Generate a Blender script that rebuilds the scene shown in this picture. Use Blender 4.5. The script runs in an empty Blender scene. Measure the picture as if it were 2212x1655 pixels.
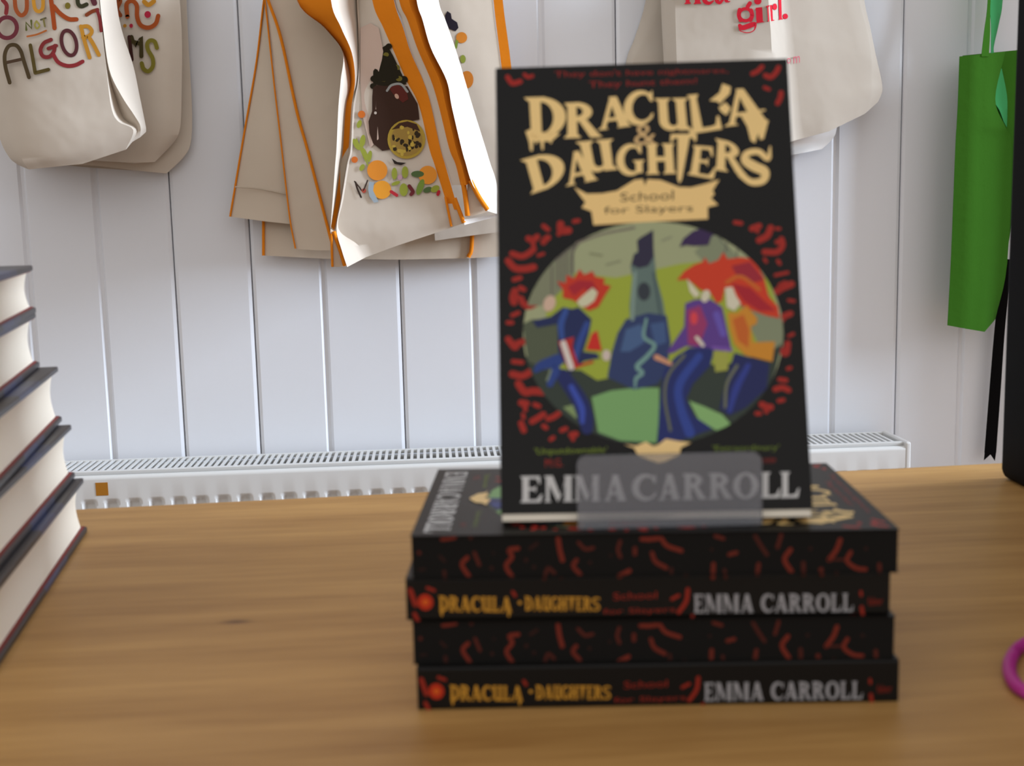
import bpy, bmesh, math, random
from mathutils import Vector, Matrix

# ------------------------------------------------------------------ camera, world, light, exposure
S = bpy.context.scene
COL = S.collection
IW, IH = 2212.0, 1655.0
FPX = 2590.12694
CAMH = 0.20348                                   # lens height above the table top (table top is z = 0)
RX = Vector((0.99721504, -0.07105163, -0.02266776))
UX = Vector((0.03243867, 0.13953776, 0.98968528))
FX = Vector((0.06715574, 0.98766436, -0.14145397))
CAM = Vector((0.0, 0.0, CAMH))

cd = bpy.data.cameras.new('camera')
cam = bpy.data.objects.new('camera', cd)
COL.objects.link(cam)
cam.matrix_world = Matrix(((RX.x, UX.x, -FX.x, CAM.x), (RX.y, UX.y, -FX.y, CAM.y),
                           (RX.z, UX.z, -FX.z, CAM.z), (0, 0, 0, 1)))
cd.sensor_width = 36.0
cd.sensor_fit = 'HORIZONTAL'
cd.lens = FPX / IW * 36.0
cd.clip_start = 0.01
cd.dof.use_dof = True
cd.dof.focus_distance = 1.4
cd.dof.aperture_fstop = 11.5
S.camera = cam

S.view_settings.view_transform = 'Standard'
S.view_settings.look = 'None'
S.view_settings.gamma = 1.0
S.view_settings.exposure = 0.12
S.view_settings.use_curve_mapping = False

WX0, WX1 = 3.80, 3.88                            # the side wall with the window
w = bpy.data.worlds.new('room_light')
S.world = w
w.use_nodes = True
bg = w.node_tree.nodes['Background']
bg.inputs[1].default_value = 0.80
_tc = w.node_tree.nodes.new('ShaderNodeTexCoord')        # room bounce: bright ceiling, dim lower half
_sx = w.node_tree.nodes.new('ShaderNodeSeparateXYZ')
_rm = w.node_tree.nodes.new('ShaderNodeValToRGB')
_mp = w.node_tree.nodes.new('ShaderNodeMapRange')
_mp.inputs['From Min'].default_value = -1.0
_mp.inputs['From Max'].default_value = 1.0
_e = _rm.color_ramp.elements
_e[0].position, _e[0].color = 0.36, (0.16, 0.145, 0.13, 1)
_e[1].position, _e[1].color = 0.66, (1.30, 1.27, 1.26, 1)
_e2 = _e.new(0.92)
_e2.color = (0.95, 0.92, 0.90, 1)
w.node_tree.links.new(_tc.outputs['Generated'], _sx.inputs[0])
w.node_tree.links.new(_sx.outputs['Z'], _mp.inputs['Value'])
w.node_tree.links.new(_mp.outputs[0], _rm.inputs['Fac'])
w.node_tree.links.new(_rm.outputs['Color'], bg.inputs[0])

ld = bpy.data.lights.new('daylight', 'AREA')
ld.shape = 'RECTANGLE'
ld.size = 1.65
ld.size_y = 1.5
ld.energy = 440.0
ld.color = (0.74, 0.85, 1.0)
sun = bpy.data.objects.new('daylight', ld)
COL.objects.link(sun)
sun.location = (WX0 + 0.07, 0.95, 1.35)
sun.rotation_euler = (0, math.radians(90), 0)     # shines through the window along -x


# ------------------------------------------------------------------ helpers
def ray(px, py):
    return FX + RX * ((px - IW / 2) / FPX) - UX * ((py - IH / 2) / FPX)


def at_y(px, py, Y):
    d = ray(px, py)
    return CAM + d * (Y / d.y)


def at_z(px, py, Z):
    d = ray(px, py)
    return CAM + d * ((Z - CAMH) / d.z)


def lin(c):
    r = []
    for v in c:
        v = v / 255.0
        r.append(v / 12.92 if v <= 0.04045 else ((v + 0.055) / 1.055) ** 2.4)
    return (r[0], r[1], r[2], 1.0)


def mat(name, rgb=None, rough=0.6, spec=0.4, attr=False, bump=None, sheen=0.0):
    m = bpy.data.materials.new(name)
    m.use_nodes = True
    nt = m.node_tree
    b = nt.nodes['Principled BSDF']
    if rgb is not None:
        b.inputs['Base Color'].default_value = lin(rgb)
    if attr:
        a = nt.nodes.new('ShaderNodeAttribute')
        a.attribute_name = 'Col'
        nt.links.new(a.outputs['Color'], b.inputs['Base Color'])
    b.inputs['Roughness'].default_value = rough
    b.inputs['Specular IOR Level'].default_value = spec
    if sheen:
        b.inputs['Sheen Weight'].default_value = sheen
    if bump:
        tc = nt.nodes.new('ShaderNodeTexCoord')
        n = nt.nodes.new('ShaderNodeTexNoise')
        n.inputs['Scale'].default_value = bump[0]
        n.inputs['Detail'].default_value = 3
        bp = nt.nodes.new('ShaderNodeBump')
        bp.inputs['Strength'].default_value = bump[1]
        bp.inputs['Distance'].default_value = bump[2]
        nt.links.new(tc.outputs['Object'], n.inputs['Vector'])
        nt.links.new(n.outputs['Fac'], bp.inputs['Height'])
        nt.links.new(bp.outputs['Normal'], b.inputs['Normal'])
    return m


M_PRINT = mat('printed_card', rough=0.42, spec=0.2, attr=True)
M_EDGE = mat('sprayed_pages', rough=0.75, spec=0.2, attr=True)
M_CANVAS = mat('canvas', rough=0.9, spec=0.1, attr=True, bump=(9, 0.55, 0.010))
M_ORANGE = mat('orange_cotton', (224, 132, 30), rough=0.85, spec=0.1, bump=(60, 0.3, 0.003))
M_WHITE = mat('white_gloss_paint', (223, 225, 230), rough=0.45, spec=0.4, bump=(9, 0.25, 0.003))
M_RAD = mat('radiator_enamel', (208, 208, 206), rough=0.3, spec=0.5)
M_STEEL = mat('shaded_steel', (104, 98, 90), rough=0.7)  # steel darkened to carry the shade between the grille slats
M_FLOOR = mat('floor_boards', (120, 90, 62), rough=0.6, bump=(6, 0.3, 0.01))
M_PAGES = mat('book_pages', (232, 222, 205), rough=0.85, spec=0.15)
M_JACKET = mat('dark_jacket', rough=0.4, spec=0.5, attr=True)
M_RED = mat('red_boards', (120, 34, 30), rough=0.6)
M_BLACK = mat('black_laminate', (8, 8, 9), rough=0.7, spec=0.06)
M_STRAP = mat('black_webbing', (9, 8, 9), rough=0.9, spec=0.1)
M_GREEN = mat('green_felt', (62, 116, 36), rough=0.95, spec=0.05, bump=(70, 0.3, 0.003))
M_GREENIN = mat('pale_green_lining', (74, 168, 104), rough=0.9, spec=0.05)
M_PINK = mat('magenta_rubber', (170, 45, 130), rough=0.55, spec=0.3)
M_STICK = mat('brown_sticker', (160, 104, 18), rough=0.5)


def oak():
    m = bpy.data.materials.new('oak')
    m.use_nodes = True
    nt = m.node_tree
    N, L = nt.nodes.new, nt.links.new
    b = nt.nodes['Principled BSDF']
    tc = N('ShaderNodeTexCoord')

    def noise(scale, sx, sy, detail, rough=0.55):
        mp = N('ShaderNodeMapping')
        mp.inputs['Scale'].default_value = (sx, sy, sy)
        n = N('ShaderNodeTexNoise')
        n.inputs['Scale'].default_value = scale
        n.inputs['Detail'].default_value = detail
        n.inputs['Roughness'].default_value = rough
        L(tc.outputs['Object'], mp.inputs['Vector'])
        L(mp.outputs['Vector'], n.inputs['Vector'])
        return n
    n1 = noise(5.0, 0.9, 8.0, 6)
    n2 = noise(26.0, 0.45, 9.0, 5, 0.65)
    mx = N('ShaderNodeMix')
    mx.data_type = 'FLOAT'
    mx.inputs[0].default_value = 0.38
    L(n1.outputs['Fac'], mx.inputs[2])
    L(n2.outputs['Fac'], mx.inputs[3])
    cr = N('ShaderNodeValToRGB')
    e = cr.color_ramp.elements
    e[0].position, e[0].color = 0.32, lin((146, 105, 56))
    e[1].position, e[1].color = 0.68, lin((186, 144, 86))
    L(mx.outputs[0], cr.inputs['Fac'])
    # one small knot
    vs = N('ShaderNodeVectorMath')
    vs.operation = 'DISTANCE'
    mp = N('ShaderNodeMapping')
    mp.inputs['Scale'].default_value = (0.45, 1, 1)
    L(tc.outputs['Object'], mp.inputs['Vector'])
    L(mp.outputs['Vector'], vs.inputs[0])
    vs.inputs[1].default_value = (-0.203 * 0.45, 0.096, 0.745)
    kr = N('ShaderNodeMapRange')
    kr.inputs['From Min'].default_value = 0.001
    kr.inputs['From Max'].default_value = 0.0045
    kr.inputs['To Min'].default_value = 0.75
    kr.inputs['To Max'].default_value = 0.0
    L(vs.outputs['Value'], kr.inputs['Value'])
    mk = N('ShaderNodeMix')
    mk.data_type = 'RGBA'
    L(kr.outputs[0], mk.inputs[0])
    L(cr.outputs['Color'], mk.inputs[6])
    mk.inputs[7].default_value = lin((82, 52, 30))
    L(mk.outputs[2], b.inputs['Base Color'])
    b.inputs['Roughness'].default_value = 0.45
    b.inputs['Specular IOR Level'].default_value = 0.25
    return m


M_OAK = oak()


def frosted():
    m = bpy.data.materials.new('frosted_acrylic')
    m.use_nodes = True
    nt = m.node_tree
    N, L = nt.nodes.new, nt.links.new
    b = nt.nodes['Principled BSDF']
    b.inputs['Base Color'].default_value = (0.36, 0.37, 0.41, 1)
    b.inputs['Roughness'].default_value = 0.5
    b.inputs['Specular IOR Level'].default_value = 0.4
    rf = N('ShaderNodeBsdfRefraction')
    rf.inputs['Color'].default_value = (0.95, 0.95, 0.96, 1)
    rf.inputs['Roughness'].default_value = 0.2
    rf.inputs['IOR'].default_value = 1.12
    mx = N('ShaderNodeMixShader')
    mx.inputs[0].default_value = 0.29
    L(rf.outputs[0], mx.inputs[1])
    L(b.outputs[0], mx.inputs[2])
    L(mx.outputs[0], nt.nodes['Material Output'].inputs['Surface'])
    return m


M_FROST = frosted()


def clear_acrylic():
    m = mat('clear_acrylic', (245, 247, 248), rough=0.05, spec=0.5)
    b = m.node_tree.nodes['Principled BSDF']
    b.inputs['Transmission Weight'].default_value = 1.0
    b.inputs['IOR'].default_value = 1.3
    return m


M_CLEAR = clear_acrylic()


def thing(name, label, cat, loc=(0, 0, 0), group=None):
    o = bpy.data.objects.new(name, None)
    o.empty_display_size = 0.02
    COL.objects.link(o)
    o.location = loc
    o['label'] = label
    o['category'] = cat
    if group:
        o['group'] = group
    return o


def tag(o, label, cat, group=None):
    o['label'] = label
    o['category'] = cat
    if group:
        o['group'] = group
    return o


def link(name, bm, mats, parent=None, smooth=None, recalc=True, world=True):
    """bm verts are in world space when world=True (converted to the parent's space), else in the parent's space."""
    if recalc:
        bmesh.ops.recalc_face_normals(bm, faces=bm.faces)
    me = bpy.data.meshes.new(name)
    if parent is not None and world:
        off = parent.location
        for v in bm.verts:
            v.co -= off
    bm.to_mesh(me)
    bm.free()
    for m in (mats if isinstance(mats, (list, tuple)) else [mats]):
        me.materials.append(m)
    if smooth is not None:
        for p in me.polygons:
            p.use_smooth = True
        me.set_sharp_from_angle(angle=math.radians(smooth))
    o = bpy.data.objects.new(name, me)
    COL.objects.link(o)
    if parent is not None:
        o.parent = parent
    return o


def newbm(col=False):
    bm = bmesh.new()
    if col:
        bm.loops.layers.float_color.new('Col')
    return bm


def paint(bm, f, rgb):
    lay = bm.loops.layers.float_color['Col']
    c = lin(rgb)
    for l in f.loops:
        l[lay] = c


def box(bm, lo, hi, bev=0.0, seg=2, rgb=None, xf=None):
    x0, y0, z0 = lo
    x1, y1, z1 = hi
    vs = [bm.verts.new(p) for p in ((x0, y0, z0), (x1, y0, z0), (x1, y1, z0), (x0, y1, z0),
                                    (x0, y0, z1), (x1, y0, z1), (x1, y1, z1), (x0, y1, z1))]
    fs = [bm.faces.new([vs[i] for i in q]) for q in ((3, 2, 1, 0), (4, 5, 6, 7), (0, 1, 5, 4),
                                                     (1, 2, 6, 5), (2, 3, 7, 6), (3, 0, 4, 7))]
    geom = vs
    if bev > 0:
        es = list({e for f in fs for e in f.edges})
        r = bmesh.ops.bevel(bm, geom=es, offset=bev, segments=seg, affect='EDGES', profile=0.5)
        geom = list({v for f in r['faces'] for v in f.verts} | {v for v in vs if v.is_valid})
        fs = list({f for v in geom for f in v.link_faces})
    if rgb is not None:
        for f in fs:
            paint(bm, f, rgb)
    if xf is not None:
        for v in {v for f in fs for v in f.verts}:
            v.co = xf @ v.co
    return fs


def catmull(pts, n, closed=False):
    P = [Vector(p) for p in pts]
    if len(P) < 3 and not closed:
        return [P[0].lerp(P[-1], i / n) for i in range(n + 1)]
    out = []
    m = len(P)
    for i in range(m if closed else m - 1):
        if closed:
            a, b, c, d = P[(i - 1) % m], P[i], P[(i + 1) % m], P[(i + 2) % m]
        else:
            b, c = P[i], P[i + 1]
            a = P[i - 1] if i > 0 else b + (b - c)
            d = P[i + 2] if i + 2 < m else c + (c - b)
        for k in range(n):
            t = k / n
            out.append(0.5 * ((2 * b) + (c - a) * t + (2 * a - 5 * b + 4 * c - d) * t * t
                              + (3 * b - a - 3 * c + d) * t ** 3))
    if not closed:
        out.append(P[-1].copy())
    return out


def tube(bm, path, rad, seg=8, closed=False, rgb=None, flat=1.0):
    n = len(path)
    rings = []
    for i, p in enumerate(path):
        p = Vector(p)
        a = Vector(path[(i - 1) % n] if closed or i > 0 else path[i])
        b = Vector(path[(i + 1) % n] if closed or i < n - 1 else path[i])
        t = (b - a).normalized()
        up = Vector((0, 1, 0)) if abs(t.y) < 0.8 else Vector((0, 0, 1))
        s = t.cross(up).normalized()
        q = s.cross(t).normalized()
        r = rad[i] if isinstance(rad, (list, tuple)) else rad
        rings.append([bm.verts.new(p + s * (r * math.cos(2 * math.pi * k / seg)) +
                                   q * (r * flat * math.sin(2 * math.pi * k / seg))) for k in range(seg)])
    fs = []
    for i in range(n if closed else n - 1):
        A, B = rings[i], rings[(i + 1) % n]
        for k in range(seg):
            fs.append(bm.faces.new((A[k], A[(k + 1) % seg], B[(k + 1) % seg], B[k])))
    if not closed:
        fs.append(bm.faces.new(rings[0][::-1]))
        fs.append(bm.faces.new(rings[-1]))
    if rgb is not None:
        for f in fs:
            paint(bm, f, rgb)


# ------------------------------------------------------------------ print: flat ink shapes laid on a surface
_fontcache = {}


def font_polys(s):
    """the built-in typeface as unit-box polygons"""
    if s in _fontcache:
        return _fontcache[s]
    cu = bpy.data.curves.new('lettering', 'FONT')
    cu.body = s
    cu.resolution_u = 3
    ob = bpy.data.objects.new('lettering', cu)
    COL.objects.link(ob)
    dg = bpy.context.evaluated_depsgraph_get()
    me = ob.evaluated_get(dg).to_mesh()
    vs = [v.co.copy() for v in me.vertices]
    x0, x1 = min(v.x for v in vs), max(v.x for v in vs)
    y0, y1 = min(v.y for v in vs), max(v.y for v in vs)
    out = [[((vs[i].x - x0) / (x1 - x0), (vs[i].y - y0) / (y1 - y0)) for i in p.vertices] for p in me.polygons]
    ob.evaluated_get(dg).to_mesh_clear()
    bpy.data.objects.remove(ob)
    bpy.data.curves.remove(cu)
    _fontcache[s] = out
    return out


def ring(cx, cy, rx, ry, icx, icy, irx, iry, a0, a1, n=18):
    """a bowl: quads between an outer and an inner ellipse"""
    out = []
    for i in range(n):
        q = []
        for a, o in ((a0 + (a1 - a0) * i / n, 0), (a0 + (a1 - a0) * (i + 1) / n, 0),
                     (a0 + (a1 - a0) * (i + 1) / n, 1), (a0 + (a1 - a0) * i / n, 1)):
            c, s = math.cos(math.radians(a)), math.sin(math.radians(a))
            q.append((icx + irx * c, icy + iry * s) if o else (cx + rx * c, cy + ry * s))
        out.append(q)
    return out


def rect(x0, y0, x1, y1):
    return [(x0, y0), (x1, y0), (x1, y1), (x0, y1)]


def srf(x0, x1, e, y, up, h=0.07):
    """bracketed serif around a stem x0..x1, extending e each side, at y; up=1: foot, -1: head"""
    return [(x0 - e, y), (x1 + e, y), (x1 + e * 0.7, y + up * h * 0.6), (x1, y + up * h * 1.6),
            (x0, y + up * h * 1.6), (x0 - e * 0.7, y + up * h * 0.6)]


def glyph(ch):
    if ch == 'D':
        return [rect(.12, 0, .38, 1), srf(.12, .38, .1, 0, 1), srf(.12, .38, .12, 1, -1)] + \
            ring(.36, .5, .62, .5, .38, .5, .3, .38, -90, 90) + [rect(.3, 0, .4, .12), rect(.3, .88, .4, 1)]
    if ch == 'R':
        return [rect(.1, 0, .36, 1), srf(.1, .36, .1, 0, 1), srf(.1, .36, .1, 1, -1)] + \
            ring(.36, .73, .46, .27, .38, .74, .17, .13, -90, 90) + \
            [rect(.3, .46, .42, .61), rect(.3, .87, .42, 1), [(.4, .55), (.64, .5), (.92, .1), (1.02, 0), (.7, 0), (.42, .48)]]
    if ch == 'A':
        return [[(.40, 1), (.54, .98), (.23, 0), (.1, 0)], [(.36, 1), (.62, 1), (.95, 0), (.64, 0)],
                rect(.22, .24, .76, .34), srf(.1, .22, .1, 0, 1, .05), srf(.66, .92, .08, 0, 1, .05)]
    if ch == 'C':
        return ring(.54, .5, .54, .51, .64, .5, .36, .38, 42, 318, 26) + \
            [[(.9, .66), (.98, .66), (.97, .99), (.9, .92), (.78, .86)], [(.86, .16), (.95, .14), (1, .3), (.93, .3)]]
    if ch == 'G':
        return ring(.52, .5, .52, .51, .62, .5, .34, .38, 48, 325, 26) + \
            [[(.84, .7), (.92, .68), (.93, .99), (.86, .93), (.74, .88)], rect(.7, .06, .94, .44), srf(.7, .94, .1, .47, -1, .06)]
    if ch == 'U':
        return [rect(.1, .28, .36, 1), rect(.62, 0, .88, 1), srf(.1, .36, .11, 1, -1), srf(.62, .88, .11, 1, -1),
                [(.62, 0), (1, 0), (.98, .07), (.88, .14), (.62, .2)]] + ring(.42, .3, .32, .31, .5, .3, .14, .16, 180, 330, 14)
    if ch == 'L':
        return [rect(.12, 0, .4, 1), srf(.12, .4, .12, 1, -1), rect(.02, 0, .9, .11),
                [(.6, .0), (.92, 0), (1, .36), (.93, .36), (.8, .14), (.6, .1)]]
    if ch == 'H':
        return [rect(.08, 0, .36, 1), rect(.64, 0, .92, 1), rect(.3, .42, .7, .57), srf(.08, .36, .08, 0, 1), srf(.08, .36, .08, 1, -1),
                srf(.64, .92, .08, 0, 1), srf(.64, .92, .08, 1, -1)]
    if ch == 'T':                                 # dagger-shaped
        return [[(0, 1), (1, 1), (1, .86), (.93, .84), (.86, .92), (.14, .92), (.07, .84), (0, .86)],
                [(.28, .95), (.74, .95), (.54, .1), (.46, 0), (.38, .1)]]
    if ch == 'E':
        return [rect(.1, 0, .38, 1), srf(.1, .38, .1, 0, 1), srf(.1, .38, .1, 1, -1), rect(.3, .9, .85, 1), rect(.3, 0, .9, .1),
                [(.7, .96), (.88, 1), (.9, .7), (.84, .7)], [(.7, .05), (.92, 0), (1, .3), (.93, .3)],
                rect(.36, .46, .66, .56), [(.6, .5), (.7, .36), (.72, .66)]]
    if ch == 'M':
        return [rect(.06, 0, .17, 1), rect(.7, 0, .93, 1), [(.02, 1), (.28, 1), (.56, .2), (.46, 0)], [(.46, 0), (.56, .2), (.74, 1), (.8, 1)],
                srf(.06, .17, .07, 0, 1, .05), srf(.7, .93, .07, 0, 1, .05), srf(.72, .93, .05, 1, -1, .05), rect(0, .94, .2, 1)]
    if ch == 'O':
        return ring(.5, .5, .5, .51, .5, .5, .24, .4, 0, 360, 28)
    return [[(x, y) for x, y in p] for p in font_polys(ch)]


class Ink:
    def __init__(s, bm, mp):
        s.bm, s.mp, s.n = bm, mp, 0

    def poly(s, pts, rgb, lay=1):
        s.n += 1                                  # each shape of ink a hair above the one before it
        lay += 0.12 * (s.n % 8)
        vs = [s.bm.verts.new(s.mp(x, y, lay)) for x, y in pts]
        try:
            f = s.bm.faces.new(vs)
            paint(s.bm, f, rgb)
        except ValueError:
            pass

    def blob(s, cx, cy, rx, ry, rgb, lay=1, rot=0, n=20):
        c, q = math.cos(math.radians(rot)), math.sin(math.radians(rot))
        s.poly([(cx + rx * math.cos(a) * c - ry * math.sin(a) * q, cy + rx * math.cos(a) * q + ry * math.sin(a) * c)
                for a in (2 * math.pi * k / n for k in range(n))], rgb, lay)

    def stroke(s, pts, wd, rgb, lay=1, closed=False, smooth=True, caps=True):
        if len(pts) == 1:
            return s.blob(pts[0][0], pts[0][1], wd / 2, wd / 2, rgb, lay)
        P = catmull([(p[0], p[1], 0) for p in pts], 5, closed) if smooth else [Vector((p[0], p[1], 0)) for p in pts]
        n = len(P)
        L, Rr = [], []
        for i in range(n):
            a = P[(i - 1) % n] if closed or i > 0 else P[i]
            b = P[(i + 1) % n] if closed or i < n - 1 else P[i]
            t = (b - a)
            t = t.normalized() if t.length > 1e-9 else Vector((1, 0, 0))
            if isinstance(wd, (list, tuple)):
                f = i / max(1, n - 1) * (len(wd) - 1)
                k = min(int(f), len(wd) - 2)
                h = (wd[k] + (wd[k + 1] - wd[k]) * (f - k)) / 2
            else:
                h = wd / 2
            L.append((P[i].x - t.y * h, P[i].y + t.x * h))
            Rr.append((P[i].x + t.y * h, P[i].y - t.x * h))
        for i in range(n if closed else n - 1):
            j = (i + 1) % n
            s.poly([L[i], L[j], Rr[j], Rr[i]], rgb, lay)
        if caps and not closed:
            w0 = wd[0] if isinstance(wd, (list, tuple)) else wd
            w1 = wd[-1] if isinstance(wd, (list, tuple)) else wd
            s.blob(P[0].x, P[0].y, w0 / 2, w0 / 2, rgb, lay, n=10)
            s.blob(P[-1].x, P[-1].y, w1 / 2, w1 / 2, rgb, lay, n=10)

    def quad(s, polys, q, rgb, lay=1):
        """unit-box polygons into the quad q = TL, TR, BR, BL"""
        (ax, ay), (bx, by), (cx, cy), (dx, dy) = q
        for p in polys:
            o = []
            for u, v in p:
                tx, ty = ax + (bx - ax) * u, ay + (by - ay) * u
                lx, ly = dx + (cx - dx) * u, dy + (cy - dy) * u
                o.append((lx + (tx - lx) * v, ly + (ty - ly) * v))
            s.poly(o, rgb, lay)

    def word(s, text, q, rgb, lay=1, gap=0.1, widths=None):
        """serif capitals spread along the quad q"""
        ws = widths or [{'M': 1.3, 'A': 1.05, 'O': 1.1, ' ': .45, 'E': .85, 'L': .85, '.': .3}.get(c, 1.0) for c in text]
        tot = sum(ws) + gap * (len(text) - 1)
        x = 0
        (ax, ay), (bx, by), (cx, cy), (dx, dy) = q
        for ch, wdt in zip(text, ws):
            u0, u1 = x / tot, (x + wdt) / tot
            x += wdt + gap
            if ch == ' ':
                continue
            s.quad(glyph(ch), [(ax + (bx - ax) * u0, ay + (by - ay) * u0), (ax + (bx - ax) * u1, ay + (by - ay) * u1),
                               (dx + (cx - dx) * u1, dy + (cy - dy) * u1), (dx + (cx - dx) * u0, dy + (cy - dy) * u0)], rgb, lay)


# ------------------------------------------------------------------ the setting
WALLY = 1.92
GROOVES = [-1.46, -1.343, -1.225, -1.108, -0.99, -0.872, -0.737, -0.6185, -0.5085, -0.3965, -0.277, -0.1655, -0.0445, 0.0725, 0.188, 0.306, 0.424,
           0.542, 0.6604, 0.7694, 0.8786, 0.99, 1.105, 1.22, 1.335, 1.45, 1.565, 1.68, 1.8, 1.92, 2.04, 2.16, 2.28, 2.4, 2.52, 2.64, 2.76, 2.88, 3.0, 3.12, 3.24, 3.36, 3.48, 3.6, 3.72]
CRACK = {-0.3965, -0.277, -0.0445, 0.306, 0.542, 0.7694, 0.99, 1.22}


def build_wall():
    bm = newbm()
    prof = [(-1.6, 0.0)]
    for g in GROOVES:
        d = -0.0025 if g in CRACK else 0.0
        prof += [(g - 0.0062, 0.0), (g - 0.0022, 0.0040 + d)]
        if g in CRACK:
            prof += [(g - 0.0009, 0.003), (g - 0.0009, 0.012), (g + 0.0009, 0.012), (g + 0.0009, 0.003)]
        prof += [(g + 0.0022, 0.0040 + d), (g + 0.0062, 0.0)]
    prof += [(WX1, 0.0), (WX1, 0.05), (-1.6, 0.05)]
    lo = [bm.verts.new((x, WALLY + d, -0.75)) for x, d in prof]
    hi = [bm.verts.new((x, WALLY + d, 1.6)) for x, d in prof]
    n = len(prof)
    for i in range(n):
        j = (i + 1) % n
        bm.faces.new((lo[i], lo[j], hi[j], hi[i]))
    o = link('wall_back', bm, M_WHITE)
    o['kind'] = 'structure'
    tag(o, 'white painted tongue-and-groove board wall behind the table', 'wall')


build_wall()

bm = newbm()
box(bm, (-1.6, -1.0, -0.79), (WX1, WALLY + 0.05, -0.75))
o = link('floor', bm, M_FLOOR)
o['kind'] = 'structure'
tag(o, 'wooden floor under the table', 'floor')

bm = newbm()
box(bm, (1.30, WALLY - 0.27, -0.75), (1.75, WALLY + 0.02, 2.3), bev=0.004)  # pier added out of view to block daylight from the right-hand boards
o = link('shading_pier', bm, M_WHITE)
o['kind'] = 'structure'
tag(o, 'unseen white pier, added to shade the right of the board wall', 'wall')

bm = newbm()
Y0, Y1, Z0, Z1 = 0.19, 1.71, 0.52, 2.18
box(bm, (WX0, -1.0, -0.75), (WX1, Y0, 2.3))
box(bm, (WX0, Y1, -0.75), (WX1, WALLY, 2.3))
box(bm, (WX0, Y0, -0.75), (WX1, Y1, Z0))
box(bm, (WX0, Y0, Z1), (WX1, Y1, 2.3))
o = link('wall_right', bm, M_WHITE)
o['kind'] = 'structure'
tag(o, 'white side wall with the window', 'wall')
bm = newbm()
for a, b in (((Y0, Z0), (Y0 + .04, Z1)), ((Y1 - .04, Z0), (Y1, Z1)), ((Y0 + .04, Z0), (Y1 - .04, Z0 + .04)), ((Y0 + .04, Z1 - .04), (Y1 - .04, Z1)),
             ((0.935, Z0 + .04), (0.965, Z1 - .04))):
    box(bm, (WX0 + 0.005, a[0], a[1]), (WX0 + 0.05, b[0], b[1]), bev=0.004)
o = link('window_1', bm, M_WHITE)
o['kind'] = 'structure'
tag(o, 'white window frame in the side wall', 'window')


# ------------------------------------------------------------------ table
def build_table():
    A, B = Vector((-0.2605, 0.8576, 0)), Vector((0.4392, 0.8934, 0))
    d = (B - A).normalized()
    ang = math.atan2(d.y, d.x)
    t = thing('display_table', 'light oak table with the book stacks on it, in front of the radiator', 'table', (0.1, 0.5, -0.745))
    Rm = Matrix.Translation(A) @ Matrix.Rotation(ang, 4, 'Z')
    bm = newbm()
    box(bm, (-0.65, -0.72, -0.032), (1.05, 0, 0), bev=0.003, seg=3, xf=Rm)
    link('tabletop', bm, M_OAK, t)
    bm = newbm()
    box(bm, (-0.58, -0.66, -0.11), (0.98, -0.64, -0.033), xf=Rm)
    box(bm, (-0.58, -0.08, -0.11), (0.98, -0.06, -0.033), xf=Rm)
    link('apron', bm, M_OAK, t)
    for x in (-0.6, 0.94):
        for y in (-0.67, -0.11):
            bm = newbm()
            box(bm, (x, y, -0.745), (x + 0.06, y + 0.06, -0.033), bev=0.003, xf=Rm)
            link('leg', bm, M_OAK, t)


build_table()


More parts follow.
